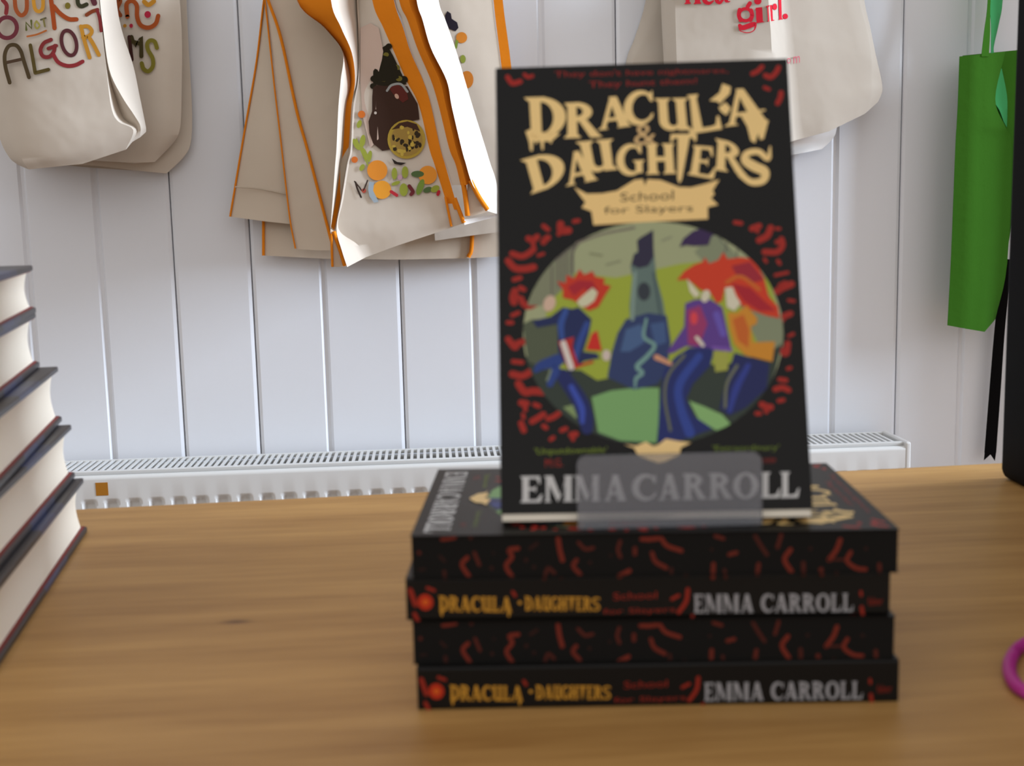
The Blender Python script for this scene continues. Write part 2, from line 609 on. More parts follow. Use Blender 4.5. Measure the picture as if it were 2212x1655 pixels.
# ------------------------------------------------------------------ radiator
def build_radiator():
    x0, x1 = -0.70, 0.7393
    ztop, yf, yb = -0.1745, 1.80, 1.902
    zbot = -0.62
    t = thing('panel_radiator', 'long white panel radiator with slatted top grille on the board wall', 'radiator', ((x0 + x1) / 2, yf, zbot))
    # front panel with pressed flutes
    bm = newbm()
    P = 0.033
    ph = at_y(1262 / 4.608, 1088, yf).x           # a bright flank of a flute
    zs = [ztop - 0.0005, ztop - 0.0015, ztop - 0.004, ztop - 0.007]
    sh = [0.006, 0.0025, 0.0, 0.0]
    zk = ztop - 0.0345
    for k in range(9):
        zs.append(zk - 0.014 * k / 8)
        sh.append(0.0)
    zs += [zk - 0.05, zbot + 0.03, zbot]
    sh += [0.0, 0.0, 0.0]
    n = int((x1 - x0) / (P / 12))
    rows = []
    for iz, z in enumerate(zs):
        k = max(0.0, min(1.0, (zk - z) / 0.012))
        k = k * k * (3 - 2 * k)
        row = []
        for i in range(n + 1):
            x = x0 + (x1 - x0) * i / n
            c = 0.5 + 0.5 * math.cos(2 * math.pi * ((x - ph) / P - 0.32))
            c = min(1.0, max(0.0, (c - 0.25) / 0.5))
            c = c * c * (3 - 2 * c)
            row.append(bm.verts.new((x, yf + sh[iz] + 0.009 * k * c, z)))
        rows.append(row)
    for a, b in zip(rows, rows[1:]):
        for i in range(n):
            bm.faces.new((a[i], a[i + 1], b[i + 1], b[i]))
    # back skin
    bk = [[bm.verts.new((x, yf + 0.014, z)) for x in (x0, x1)] for z in (ztop - 0.0005, zbot)]
    bm.faces.new((bk[0][0], bk[0][1], bk[1][1], bk[1][0]))
    link('front_panel', bm, M_RAD, t, smooth=50)
    bm = newbm()
    box(bm, (x0, yb - 0.012, zbot), (x1, yb, ztop - 0.004), bev=0.002)
    link('back_panel', bm, M_RAD, t)
    bm = newbm()
    zc = at_y(200, 1019, yf + 0.012).z
    box(bm, (x0, yf + 0.010, ztop - 0.002), (x1, yf + 0.019, zc + 0.0005), bev=0.0008)
    box(bm, (x0, yb - 0.006, zc - 0.006), (x1, yb, zc + 0.0005), bev=0.0008)
    k = 0
    x = x0 + 0.004
    while x < x1 - 0.006:
        box(bm, (x, yf + 0.018, zc - 0.004), (x + 0.0044, yb - 0.005, zc))
        x += 0.0100
        k += 1
    link('top_grille', bm, M_RAD, t)
    bm = newbm()
    for i in range(int((x1 - x0 - 0.03) / 0.0165)):
        xx = x0 + 0.012 + 0.0165 * i
        box(bm, (xx, yf + 0.02, zbot + 0.03), (xx + 0.001, yb - 0.016, ztop - 0.03))
    link('convector_fins', bm, M_STEEL, t)
    for xs in (x0 - 0.003, x1 - 0.0005):
        bm = newbm()
        box(bm, (xs, yf - 0.001, zbot), (xs + 0.009, yb, zc + 0.0022), bev=0.003, seg=3)
        link('side_cover', bm, M_RAD, t)
    bm = newbm()
    a, b = at_y(206, 1043, yf), at_y(234.5, 1070, yf)
    box(bm, (a.x, yf - 0.0006, b.z), (b.x, yf - 0.00005, a.z))
    s = link('sticker', bm, M_STICK, t)
    s['label'] = 'small square brown sticker'


build_radiator()

# ------------------------------------------------------------------ paperbacks
BW, BH, BT = 0.129, 0.198, 0.0182
# pose of the standing copy (front face lower left corner, axes across, up, and out of the front)
SB = Vector((0.0271, 0.48678, 0.0786))
_by, _bl, _br = -0.11207, 0.31413, 0.00486
_x = Vector((math.cos(_by), math.sin(_by), 0))
_y = Vector((-math.sin(_by), math.cos(_by), 0))
_u = math.cos(_bl) * Vector((0, 0, 1)) + math.sin(_bl) * _y
SX = math.cos(_br) * _x + math.sin(_br) * _u
SU = -math.sin(_br) * _x + math.cos(_br) * _u
SN = SX.cross(SU).normalized()

INK = (17, 16, 15)
TAN = (242, 208, 140)
REDI = (160, 40, 30)


def cover_map(px, py, lay):
    d = ray(px, py)
    k = (SB - CAM).dot(SN) / d.dot(SN)
    p = CAM + d * k - SB
    return Vector((p.dot(SX), p.dot(SU), BT + 0.00003 * lay))


def front_print(k):
    S_ = k.stroke
    # tagline
    k.quad(font_polys("They don't have nightmares,"), [(1198, 154), (1573, 147), (1573, 160), (1198, 171)], (150, 34, 28))
    k.quad(font_polys("They hunt them!"), [(1272, 176), (1505, 169), (1505, 184), (1272, 194)], (150, 34, 28))

    # corner bats
    def o5(l):
        return [(1060 + x / 5.338, 120 + y / 5.338) for x, y in l]

    def o6(l):
        return [(1380 + x / 5.339, 120 + y / 5.339) for x, y in l]
    for f, l, wd in ((o5, [(195, 250), (250, 320), (340, 300)], 11), (o5, [(390, 220), (430, 250), (480, 235)], 8),
                     (o6, [(1310, 210), (1370, 180), (1420, 130)], 10), (o6, [(1460, 230), (1520, 250), (1580, 200), (1610, 140)], 11),
                     (o6, [(1450, 370), (1500, 390)], 8), (o6, [(1600, 550), (1630, 490), (1640, 430)], 11)):
        S_(f(l), wd, (160, 36, 28))
    # title
    T = [('D', [(1132, 211), (1224, 208), (1224, 296), (1138, 300)]), ('R', [(1219, 223), (1289, 219), (1300, 296), (1218, 299)]),
         ('A', [(1292, 211), (1356, 207), (1364, 272), (1291, 282)]), ('C', [(1347, 199), (1411, 194), (1412, 266), (1348, 274)]),
         ('U', [(1414, 213), (1487, 212), (1494, 281), (1418, 282)]), ('L', [(1484, 206), (1530, 201), (1566, 278), (1488, 290)]),
         ('A', [(1566, 194), (1630, 190), (1662, 262), (1564, 274)]),
         ('D', [(1124, 346), (1212, 322), (1228, 392), (1145, 420)]), ('A', [(1221, 332), (1268, 322), (1292, 388), (1222, 403)]),
         ('U', [(1244, 307), (1326, 300), (1334, 366), (1260, 374)]), ('G', [(1331, 313), (1389, 310), (1392, 377), (1332, 381)]),
         ('H', [(1394, 311), (1457, 310), (1462, 375), (1396, 377)]), ('T', [(1449, 290), (1505, 289), (1500, 396), (1440, 398)]),
         ('E', [(1497, 314), (1545, 318), (1546, 388), (1485, 377)]), ('R', [(1545, 299), (1606, 312), (1612, 378), (1540, 366)])]
    for ch, q in T:
        k.quad(glyph(ch), q, TAN)
    S_(o6([(1515, 1050), (1490, 1190), (1380, 1110), (1250, 1130), (1230, 1210), (1330, 1280), (1450, 1340), (1430, 1440), (1300, 1460), (1170, 1370)]),
       [3, 12, 13, 14, 19, 21, 20, 16, 14, 12], TAN)
    # drips under D and A, the bat on L
    for x, y, y2, wd in ((1148, 285, 324, 9), (1158, 290, 309, 6), (1172, 292, 322, 7), (1190, 288, 308, 7)):
        S_([(x - 2, y), (x, y2)], [wd + 3, wd * .6], TAN)
    k.poly(o5([(400, 870), (800, 900), (700, 990), (440, 990)]), TAN)
    k.poly(o6([(1180, 700), (1390, 650), (1490, 770), (1440, 960), (1400, 975), (1375, 900), (1340, 1010), (1290, 980), (1250, 820)]), TAN)
    S_(o6([(1380, 640), (1450, 630)]), 4, TAN)
    k.poly(o6([(815, 520), (930, 430), (965, 325), (1060, 360), (1050, 440), (965, 525), (940, 560), (900, 530)]), TAN)
    k.poly(o6([(920, 600), (1000, 540), (1060, 610), (1010, 690), (950, 650)]), TAN)
    k.quad(font_polys('&'), [(1369, 270), (1416, 268), (1418, 312), (1370, 314)], (216, 180, 124))
    # scroll
    sc = [(525, 840), (600, 880), (690, 878), (780, 862), (840, 825), (885, 797), (935, 792), (946, 830), (962, 793), (1040, 798), (1150, 840), (1220, 842), (1290, 825),
          (1390, 795), (1350, 860), (1362, 882), (1340, 905), (1382, 945), (1320, 960), (1322, 1030), (950, 1048), (640, 1066), (628, 985), (570, 962), (592, 930), (560, 890)]
    k.poly([(1050 + x / 2.7587, 100 + y / 2.7587) for x, y in sc], (240, 204, 136), 3)
    k.quad(font_polys('School'), [(1340, 417), (1455, 411), (1455, 432), (1340, 436)], (52, 38, 24), 4)
    k.quad(font_polys('for Slayers'), [(1305, 447), (1497, 441), (1497, 462), (1305, 467)], (52, 38, 24), 4)
    # ---- round picture: a plain landscape with a tower and three simple figures
    k.blob(1411, 721, 281, 242, (160, 166, 128), 1, n=64)

    def inside(pts, fill=False):
        if fill:
            q = []
            for i, p in enumerate(pts):
                n_ = pts[(i + 1) % len(pts)]
                q += [(p[0] + (n_[0] - p[0]) * t_ / 6, p[1] + (n_[1] - p[1]) * t_ / 6) for t_ in range(6)]
            pts = q
        out = []
        for x, y in pts:
            f_ = min(1, 1 / max(1e-6, math.hypot((x - 1411) / 281, (y - 721) / 242)))
            out.append((1411 + (x - 1411) * f_, 721 + (y - 721) * f_))
        return out

    def P(pts, rgb, lay=2):
        k.poly(inside(pts, True), rgb, lay)
    P([(1180, 640), (1240, 590), (1330, 600), (1400, 585), (1470, 570), (1560, 560), (1660, 600), (1690, 700), (1600, 800), (1420, 850), (1250, 840), (1180, 760)], (156, 170, 58))
    P([(1129, 700), (1150, 690), (1215, 690), (1212, 790), (1180, 800), (1140, 780)], (84, 92, 72), 3)
    P([(1140, 660), (1180, 560), (1240, 505), (1240, 600), (1200, 640), (1180, 660)], (128, 132, 106), 3)
    P([(1600, 560), (1640, 600), (1690, 690), (1692, 740), (1650, 770), (1590, 640), (1500, 545), (1540, 500)], (132, 140, 112), 3)
    P([(1134, 770), (1200, 800), (1255, 800), (1290, 822), (1340, 812), (1400, 820), (1480, 780), (1560, 790), (1660, 760), (1690, 740), (1660, 860), (1560, 960), (1411, 975), (1250, 940), (1170, 870)], (52, 62, 54), 3)
    P([(1278, 858), (1320, 844), (1372, 838), (1424, 838), (1424, 900), (1418, 957), (1340, 952), (1292, 934), (1284, 890)], (122, 168, 106), 4)
    P([(1488, 866), (1520, 878), (1560, 896), (1580, 918), (1548, 930), (1512, 912)], (134, 178, 112), 4)
    P([(1216, 880), (1240, 874), (1252, 892), (1245, 905)], (128, 150, 100), 4)
    # sky streaks, branches, railings
    for l, wd, c in (([(1244, 524), (1300, 506), (1370, 492)], 5, (120, 112, 100)), ([(1239, 500), (1238, 545), (1236, 590)], 4, (96, 88, 84)),
                     ([(1205, 560), (1206, 620)], 3, (104, 98, 90)), ([(1214, 553), (1215, 610)], 3, (104, 98, 90)), ([(1223, 545), (1224, 606)], 3, (104, 98, 90)),
                     ([(1200, 562), (1240, 532)], 4, (104, 98, 90)), ([(1192, 575), (1192, 640)], 3, (104, 98, 90)),
                     ([(1275, 548), (1300, 552)], 5, (134, 138, 104)), ([(1310, 572), (1340, 564)], 4, (134, 138, 108)), ([(1430, 520), (1450, 512)], 4, (138, 142, 116)),
                     ([(1560, 500), (1575, 540)], 3, (100, 104, 90)), ([(1580, 510), (1565, 548)], 3, (100, 104, 90)), ([(1600, 530), (1590, 560)], 3, (100, 104, 90))):
        S_(inside(l), wd, c, 4)
    # tower and rock
    P([(1378, 520), (1382, 515), (1410, 497), (1412, 540), (1418, 600), (1432, 650), (1440, 700), (1362, 706), (1360, 660), (1366, 600), (1362, 575), (1370, 548), (1378, 544)], (98, 118, 112), 4)
    P([(1376, 520), (1384, 513), (1411, 497), (1412, 555), (1400, 575), (1380, 580), (1364, 572), (1369, 550), (1378, 545)], (48, 44, 66), 5)
    k.blob(1391, 630, 14, 20, (52, 58, 66), 5)
    S_([(1372, 590), (1368, 640), (1366, 690)], 8, (128, 150, 140), 5)
    S_([(1412, 590), (1420, 640), (1428, 690)], 6, (74, 92, 92), 5)
    P([(1352, 690), (1400, 676), (1440, 682), (1449, 740), (1440, 800), (1420, 830), (1370, 842), (1312, 815), (1322, 760), (1334, 720)], (48, 62, 104), 5)
    P([(1352, 712), (1385, 700), (1392, 740), (1360, 760), (1340, 760)], (72, 98, 140), 6)
    P([(1404, 700), (1436, 695), (1440, 740), (1416, 748)], (66, 90, 134), 6)
    S_([(1396, 690), (1391, 728), (1414, 746), (1398, 770), (1376, 792), (1388, 806), (1374, 818), (1372, 838)], [6, 7, 8, 9, 10, 8, 8, 4], (118, 158, 150), 7)
    # three plain figures
    hair = (196, 56, 34)
    P([(1203, 608), (1222, 612), (1224, 594), (1240, 602), (1252, 582), (1262, 594), (1280, 586), (1286, 598), (1306, 602), (1304, 614), (1320, 618), (1306, 640), (1292, 664), (1272, 672), (1246, 654), (1236, 648), (1216, 644), (1216, 626)], hair, 8)
    P([(1226, 620), (1250, 606), (1280, 608), (1292, 630), (1282, 650), (1262, 622), (1240, 640)], (166, 36, 48), 9)
    P([(1258, 640), (1280, 622), (1291, 632), (1284, 650), (1268, 662), (1254, 664), (1246, 652)], (206, 204, 172), 10)
    P([(1150, 694), (1190, 684), (1216, 664), (1236, 668), (1250, 664), (1278, 690), (1272, 720), (1260, 760), (1290, 764), (1296, 774), (1262, 780), (1232, 806), (1206, 760), (1204, 700), (1160, 708)], (34, 44, 88), 8)
    S_([(1222, 672), (1212, 700), (1214, 730)], [12, 14, 10], (52, 80, 150), 9)
    S_([(1268, 700), (1252, 740), (1240, 790)], [12, 14, 10], (50, 74, 144), 9)
    k.blob(1187, 656, 13, 18, (208, 178, 156), 9, 20)
    P([(1206, 738), (1240, 728), (1236, 750), (1250, 790), (1226, 796)], (176, 40, 36), 10)
    S_([(1217, 742), (1234, 794)], 13, (214, 206, 198), 11)
    P([(1266, 756), (1278, 722), (1290, 714), (1300, 758)], (200, 44, 34), 9)
    k.blob(1310, 768, 9, 12, (206, 190, 180), 9)
    S_([(1240, 794), (1280, 782)], 5, (196, 44, 34), 10)
    S_([(1206, 778), (1170, 790), (1158, 800)], [26, 20, 12], (44, 66, 132), 8)
    S_([(1200, 800), (1188, 830)], [22, 14], (46, 68, 136), 8)
    S_([(1190, 800), (1182, 822)], 5, (120, 134, 110), 9)
    S_([(1216, 812), (1250, 862), (1264, 900), (1268, 926)], [30, 34, 34, 26], (34, 42, 96), 8)
    S_([(1234, 836), (1256, 880), (1258, 912)], [12, 14, 10], (58, 78, 170), 9)
    # pair on the right: hair masses, faces, tops, trousers
    P([(1462, 606), (1478, 586), (1500, 572), (1518, 566), (1522, 556), (1532, 570), (1552, 562), (1562, 545), (1572, 560), (1600, 556), (1628, 560), (1650, 600), (1660, 640), (1680, 662),
       (1684, 688), (1655, 682), (1628, 672), (1600, 660), (1586, 640), (1566, 620), (1560, 650), (1548, 656), (1534, 632), (1512, 626), (1496, 612), (1484, 604)], (204, 62, 34), 8)
    P([(1580, 575), (1620, 566), (1650, 605), (1630, 610), (1590, 594)], (156, 40, 54), 9)
    P([(1580, 612), (1620, 622), (1650, 650), (1676, 672), (1640, 672), (1606, 650)], (168, 34, 46), 9)
    S_([(1570, 610), (1600, 598), (1640, 626)], 8, (200, 104, 40), 10)
    P([(1484, 602), (1494, 614), (1512, 636), (1502, 644), (1490, 630)], (214, 208, 180), 10)
    k.blob(1524, 640, 9, 14, (210, 204, 180), 10, 20)
    P([(1566, 622), (1582, 620), (1590, 640), (1600, 656), (1586, 672), (1570, 664)], (214, 208, 184), 10)
    P([(1480, 656), (1500, 648), (1532, 646), (1560, 664), (1574, 728), (1580, 756), (1540, 752), (1508, 752), (1482, 748), (1452, 764), (1440, 762), (1462, 730), (1478, 706)], (94, 62, 140), 9)
    P([(1484, 670), (1512, 660), (1528, 700), (1510, 748), (1486, 744)], (152, 56, 104), 10)
    k.blob(1499, 688, 8, 14, (216, 70, 78), 11)
    S_([(1548, 680), (1562, 722)], [16, 14], (104, 86, 176), 10)
    S_([(1540, 752), (1578, 756)], 8, (120, 84, 168), 10)
    S_([(1505, 730), (1518, 746)], 8, (214, 206, 190), 11)
    S_([(1418, 772), (1448, 786)], [12, 8], (208, 150, 116), 10)
    P([(1488, 752), (1545, 750), (1534, 790), (1496, 830), (1482, 862), (1500, 900), (1540, 926), (1470, 952), (1420, 956), (1424, 880), (1434, 800), (1460, 770)], (36, 46, 104), 8)
    S_([(1478, 768), (1444, 810), (1436, 860), (1448, 930)], 6, (102, 106, 84), 9)
    S_([(1510, 770), (1468, 830), (1470, 880), (1490, 935)], [16, 18, 18, 22], (50, 70, 148), 9)
    P([(1540, 760), (1574, 758), (1572, 800), (1545, 804)], (160, 164, 74), 9)
    P([(1572, 676), (1592, 676), (1612, 660), (1636, 688), (1634, 700), (1622, 706), (1626, 740), (1674, 738), (1668, 782), (1610, 768), (1586, 744), (1576, 710)], (204, 138, 44), 9)
    P([(1582, 690), (1606, 680), (1618, 712), (1616, 752), (1594, 736)], (196, 100, 38), 10)
    P([(1586, 762), (1612, 770), (1662, 786), (1656, 840), (1612, 880), (1576, 898), (1554, 884), (1566, 830)], (36, 42, 90), 8)
    S_([(1592, 790), (1570, 830), (1566, 880)], 6, (112, 116, 92), 9)
    S_([(1616, 790), (1590, 840), (1576, 888)], [12, 16, 10], (50, 62, 140), 9)
    # dark bird shape top right
    P([(1468, 534), (1476, 516), (1496, 500), (1524, 490), (1545, 474), (1572, 462), (1560, 492), (1536, 512), (1530, 530), (1500, 532), (1482, 530)], (58, 40, 80), 9)
    # tan bat under the picture
    k.poly([(1050 + x / 2.853, 600 + y / 2.853) for x, y in [(850, 1028), (925, 1038), (985, 1012), (1030, 1040), (1060, 1032), (1108, 994), (1180, 1008), (1262, 1018), (1200, 1048), (1192, 1090), (1105, 1132), (1060, 1142), (1005, 1122), (935, 1095), (912, 1050)]], (240, 206, 142), 12)

    # red bats either side of the picture
    def q1(l):
        return [(1060 + x / 5.172, 440 + y / 5.172) for x, y in l]

    def q2(l):
        return [(1400 + x / 5.172, 440 + y / 5.172) for x, y in l]

    def q3(l):
        return [(1060 + x / 5.172, 700 + y / 5.172) for x, y in l]

    def q4(l):
        return [(1400 + x / 5.172, 700 + y / 5.172) for x, y in l]
    bats = [(q1, [(590, 250), (640, 290)], 10), (q1, [(780, 230), (790, 300), (870, 300)], 16), (q1, [(760, 340), (800, 300)], 10), (q1, [(930, 200), (980, 190)], 9),
            (q1, [(420, 390), (470, 410), (520, 370)], 13), (q1, [(460, 410), (480, 470)], 9), (q1, [(590, 430), (610, 400), (640, 380)], 13),
            (q1, [(240, 560), (340, 590), (420, 560), (480, 510)], 13), (q1, [(530, 580), (590, 560)], 7), (q1, [(195, 640), (270, 720), (380, 730), (480, 710)], 15),
            (q1, [(260, 850), (330, 830)], 10), (q1, [(330, 940), (370, 960)], 11), (q1, [(270, 980), (250, 1050), (260, 1100)], 16), (q1, [(280, 1040), (350, 1060)], 10),
            (q1, [(350, 1100), (420, 1150), (530, 1100)], 14), (q1, [(240, 1250), (310, 1220)], 9), (q1, [(190, 1330), (240, 1330)], 9),
            (q3, [(195, 170), (270, 260), (300, 220), (400, 190)], 14), (q3, [(250, 420), (350, 430)], 10), (q3, [(240, 560), (360, 580), (480, 510)], 15),
            (q3, [(310, 670), (380, 760), (470, 750), (590, 760)], 16), (q3, [(340, 880), (400, 890)], 14), (q3, [(370, 900), (390, 960)], 9), (q3, [(490, 900), (540, 920)], 10),
            (q3, [(360, 1010), (370, 1050)], 8), (q3, [(460, 1090), (530, 1050), (590, 1010)], 13), (q3, [(640, 1060), (700, 1040), (760, 1000)], 12), (q3, [(340, 1110), (370, 1190)], 13),
            (q3, [(590, 1140), (620, 1160)], 10), (q3, [(790, 1190), (840, 1170)], 10), (q3, [(670, 1290), (700, 1270)], 9), (q3, [(900, 1240), (950, 1230)], 13), (q3, [(910, 1240), (920, 1290)], 9),
            (q2, [(970, 210), (1040, 220)], 9), (q2, [(1160, 280), (1240, 250)], 13), (q2, [(1210, 260), (1220, 310)], 9), (q2, [(1370, 270), (1330, 360), (1240, 410)], 14), (q2, [(1430, 280), (1470, 280)], 7),
            (q2, [(1490, 400), (1500, 470), (1440, 540), (1300, 540)], 13), (q2, [(1440, 430), (1490, 420)], 10), (q2, [(1450, 640), (1470, 670)], 8), (q2, [(1300, 620), (1320, 650)], 7), (q2, [(1420, 800), (1560, 770)], 7),
            (q2, [(1440, 980), (1500, 940), (1600, 900)], 15), (q2, [(1470, 910), (1530, 880)], 8), (q2, [(1570, 1080), (1630, 1090)], 7), (q2, [(1490, 1300), (1520, 1260), (1590, 1230)], 13), (q2, [(1570, 1480), (1620, 1460)], 7),
            (q4, [(1470, 280), (1540, 330), (1560, 220)], 14), (q4, [(1580, 130), (1620, 110)], 7), (q4, [(1560, 500), (1590, 490)], 8), (q4, [(1470, 620), (1540, 630)], 10), (q4, [(1420, 730), (1500, 710), (1570, 740)], 12),
            (q4, [(1460, 860), (1510, 850)], 9), (q4, [(1270, 900), (1330, 930), (1370, 930)], 14), (q4, [(1320, 940), (1320, 980)], 10), (q4, [(1210, 1000), (1250, 1000)], 9)]
    for f, l, wd in bats:
        S_(f(l), wd, REDI, 2)
    # quotes
    k.quad(font_polys("'Unputdownable'"), [(1155, 968), (1311, 965), (1311, 981), (1155, 986)], (118, 138, 40))
    k.quad(font_polys("'Extraordinary'"), [(1539, 962), (1683, 960), (1683, 976), (1539, 978)], (104, 124, 36))
    k.quad(font_polys('M.G.'), [(1178, 992), (1216, 991), (1216, 1008), (1178, 1009)], (150, 38, 28))
    k.quad(font_polys('review'), [(1648, 986), (1676, 985), (1676, 1000), (1648, 1001)], (130, 34, 28))
    # author
    W_ = (196, 196, 196)
    bl = lambda x: 1086 - (x - 1125) * 0.0185
    tp = lambda x: 1029 - (x - 1125) * 0.0165
    for ch, a, b in (('E', 1124, 1172), ('M', 1176, 1239), ('M', 1241, 1297), ('A', 1304, 1354), ('C', 1365, 1418), ('A', 1422, 1470), ('R', 1474, 1526), ('R', 1530, 1582),
                     ('O', 1583, 1638), ('L', 1642, 1686), ('L', 1685, 1727)):
        k.quad(glyph(ch), [(a, tp(a)), (b, tp(b)), (b, bl(b)), (a, bl(a))], W_)


def spine_print(k):
    RD = (140, 40, 28)
    bx = 2.011

    def o(l):
        return [(860 + x / bx, 1000 + y / bx) for x, y in l]
    k.blob(919.5, 1303, 17, 17, (176, 48, 26), 2)
    k.blob(919.5, 1303, 7, 6, (205, 92, 30), 3)
    for l, wd in (([(55, 560), (75, 620)], 11), ([(70, 660), (85, 690)], 9), ([(130, 550), (160, 560)], 7), ([(505, 565), (515, 580)], 7),
                  ([(1270, 550), (1262, 600), (1230, 645)], 9), ([(1200, 590), (1230, 575)], 7), ([(1290, 660), (1290, 680)], 7), ([(2020, 555), (2022, 570)], 6), ([(2025, 620), (2030, 650)], 8)):
        k.stroke(o(l), wd, RD)
    G = (190, 138, 48)
    k.word('DRACULA', o([(178, 582), (500, 586), (500, 650), (178, 648)]), G, gap=.02)
    for x in (190, 485):
        k.stroke(o([(x, 630), (x, 665)]), [8, 4], G)
    k.blob(1126, 1303, 4, 4, G)
    k.word('DAUGHTERS', o([(556, 582), (888, 584), (886, 642), (556, 642)]), G, gap=.02)
    k.quad(font_polys('School'), o([(945, 566), (1135, 558), (1135, 588), (945, 596)]), RD)
    k.quad(font_polys('for Slayers'), o([(900, 634), (1215, 622), (1215, 650), (900, 662)]), RD)
    k.word('EMMA CARROLL', o([(1296, 570), (1988, 562), (1990, 638), (1296, 648)]), (150, 150, 154), gap=.06)
    k.quad(font_polys('faber'), o([(2052, 578), (2116, 576), (2116, 608), (2052, 612)]), (126, 34, 24))


def spine_map(px, py, lay):
    u = (px - 877.5) / (1926.7 - 877.5)
    yb = 1343 - u * 20
    v = (yb - py) / 89.0
    return Vector((-0.00003 * lay, BH * (1 - u), BT * v))


FORE = []
for f, lst in ((lambda x, y: (880 + x / 4.096, 1140 + y / 4.096),
                [([(310, 115), (370, 110), (430, 100)], 40, 1), ([(105, 230)], 50, .7), ([(570, 100)], 45, .6), ([(290, 260), (330, 300)], 35, .35), ([(325, 390), (330, 450)], 45, .5),
                 ([(535, 270), (485, 330), (545, 430)], 52, 1), ([(600, 230), (640, 330)], 45, .7), ([(770, 230)], 40, .25), ([(750, 360)], 50, .4),
                 ([(990, 190), (910, 205), (935, 265), (880, 340), (930, 430)], 52, 1), ([(1100, 190), (1160, 150)], 40, .35), ([(1060, 290)], 50, .4), ([(1130, 350)], 45, .35),
                 ([(1350, 110), (1362, 200), (1385, 290)], 58, 1), ([(1530, 140), (1590, 195), (1660, 185)], 42, .7), ([(1510, 290), (1480, 340), (1540, 410)], 52, .9),
                 ([(1220, 450), (1255, 360), (1310, 400)], 45, .6), ([(1370, 440)], 45, .4), ([(1900, 130), (1880, 200), (1900, 260)], 45, .7), ([(2030, 190), (2030, 235)], 52, .8),
                 ([(1815, 250)], 40, .3), ([(1980, 380), (1890, 425)], 56, 1), ([(1630, 310)], 40, .4), ([(2090, 110), (2190, 110)], 50, 1), ([(100, 375), (150, 370)], 30, .3)]),
               (lambda x, y: (1400 + x / 3.95, 1140 + y / 3.95),
                [([(10, 110), (100, 100)], 50, 1), ([(130, 100), (180, 160), (300, 200)], 50, 1), ([(50, 220), (80, 290), (170, 340)], 50, .9), ([(215, 350), (215, 390)], 40, .5), ([(340, 400)], 45, .5),
                 ([(590, 80), (660, 100)], 42, .8), ([(710, 230), (770, 215)], 46, .9), ([(575, 310), (570, 420)], 52, .9), ([(670, 360), (680, 420)], 40, .6), ([(560, 190)], 38, .35),
                 ([(930, 80), (980, 160), (1030, 230)], 45, .6), ([(1150, 70), (1120, 170)], 45, .7), ([(1230, 190), (1180, 270), (1240, 370)], 54, 1), ([(960, 310), (950, 390)], 50, .8),
                 ([(1340, 300), (1345, 390)], 50, .6), ([(1400, 180)], 42, .35), ([(1650, 110), (1620, 190), (1560, 270)], 55, 1), ([(1560, 270), (1690, 270)], 28, .6),
                 ([(1740, 210), (1710, 280), (1790, 340), (1870, 350)], 48, 1), ([(1490, 350), (1500, 390)], 52, .8), ([(1625, 380)], 48, .5), ([(1870, 180)], 42, .35), ([(1985, 310), (1990, 370)], 48, .7)])):
    sc = 4.096 if len(FORE) == 0 else 3.95
    for l, wd, k in lst:
        FORE.append(([f(*p) for p in l], wd / sc, k))


def fore_map(px, py, lay):
    """seen with the front cover up: left of the picture is the foot of the book"""
    u = (px - 888) / (1943 - 888)
    v = (1250 - u * 16 - py) / 90.0
    return Vector((BW - 0.0008 + 0.00003 * lay, BH * u, BT * v))


def build_paperback():
    t = thing('paperback_book', '', 'book', group='identical black paperbacks')
    bm = newbm(True)
    th, r = 0.00040, 0.0012
    prof = [(BW, 0), (r, 0)]
    prof += [(r - r * math.sin(a), r - r * math.cos(a)) for a in (math.pi / 8 * i for i in range(1, 4))]
    prof += [(0, r), (0, BT - r)]
    prof += [(r - r * math.cos(a), BT - r + r * math.sin(a)) for a in (math.pi / 8 * i for i in range(1, 4))]
    prof += [(r, BT), (BW, BT)]
    inner = [(BW, BT - th), (r, BT - th), (th, BT - r), (th, r), (r, th), (BW, th)]
    ring_ = prof + inner
    lo = [bm.verts.new((x, 0, z)) for x, z in ring_]
    hi = [bm.verts.new((x, BH, z)) for x, z in ring_]
    n = len(ring_)
    for i in range(n):
        j = (i + 1) % n
        bm.faces.new((lo[i], lo[j], hi[j], hi[i]))
    bm.faces.new(lo)
    bm.faces.new(hi)
    for f in bm.faces:
        paint(bm, f, INK)
    bmesh.ops.recalc_face_normals(bm, faces=bm.faces)
    front_print(Ink(bm, cover_map))
    spine_print(Ink(bm, spine_map))
    link('cover', bm, M_PRINT, t, recalc=False, world=False)
    bm = newbm(True)
    for f in box(bm, (0.0006, 0.0003, th), (BW - 0.0008, BH - 0.0003, BT - th)):
        c = f.calc_center_median()
        paint(bm, f, (13, 12, 11) if c.x > BW - 0.002 else (222, 214, 198))
    bmesh.ops.recalc_face_normals(bm, faces=bm.faces)
    k = Ink(bm, fore_map)
    for l, wd, s in FORE:
        vv = [fore_map(x, y, 1).z for x, y in l]
        if min(vv) < 0.0008 or max(vv) > BT - 0.0008:
            l = [(x, min(max(y, 1165), 1250)) for x, y in l]
        k.stroke(l, wd * 0.72, tuple(13 + (c - 13) * s for c in (112, 40, 27)), 1)
    link('page_block', bm, M_EDGE, t, recalc=False, world=False)
    return t


def dup(root, name=None):
    r = root.copy()
    COL.objects.link(r)
    for ch in root.children:
        c = ch.copy()
        COL.objects.link(c)
        c.parent = r
    return r


def pose(o, p, ax, ay, az):
    o.matrix_world = Matrix(((ax.x, ay.x, az.x, p.x), (ax.y, ay.y, az.y, p.y), (ax.z, ay.z, az.z, p.z), (0, 0, 0, 1)))


book0 = build_paperback()
pose(book0, SB - SN * BT, SX, SU, SN)
book0['label'] = 'black illustrated paperback standing upright in the frosted acrylic stand'

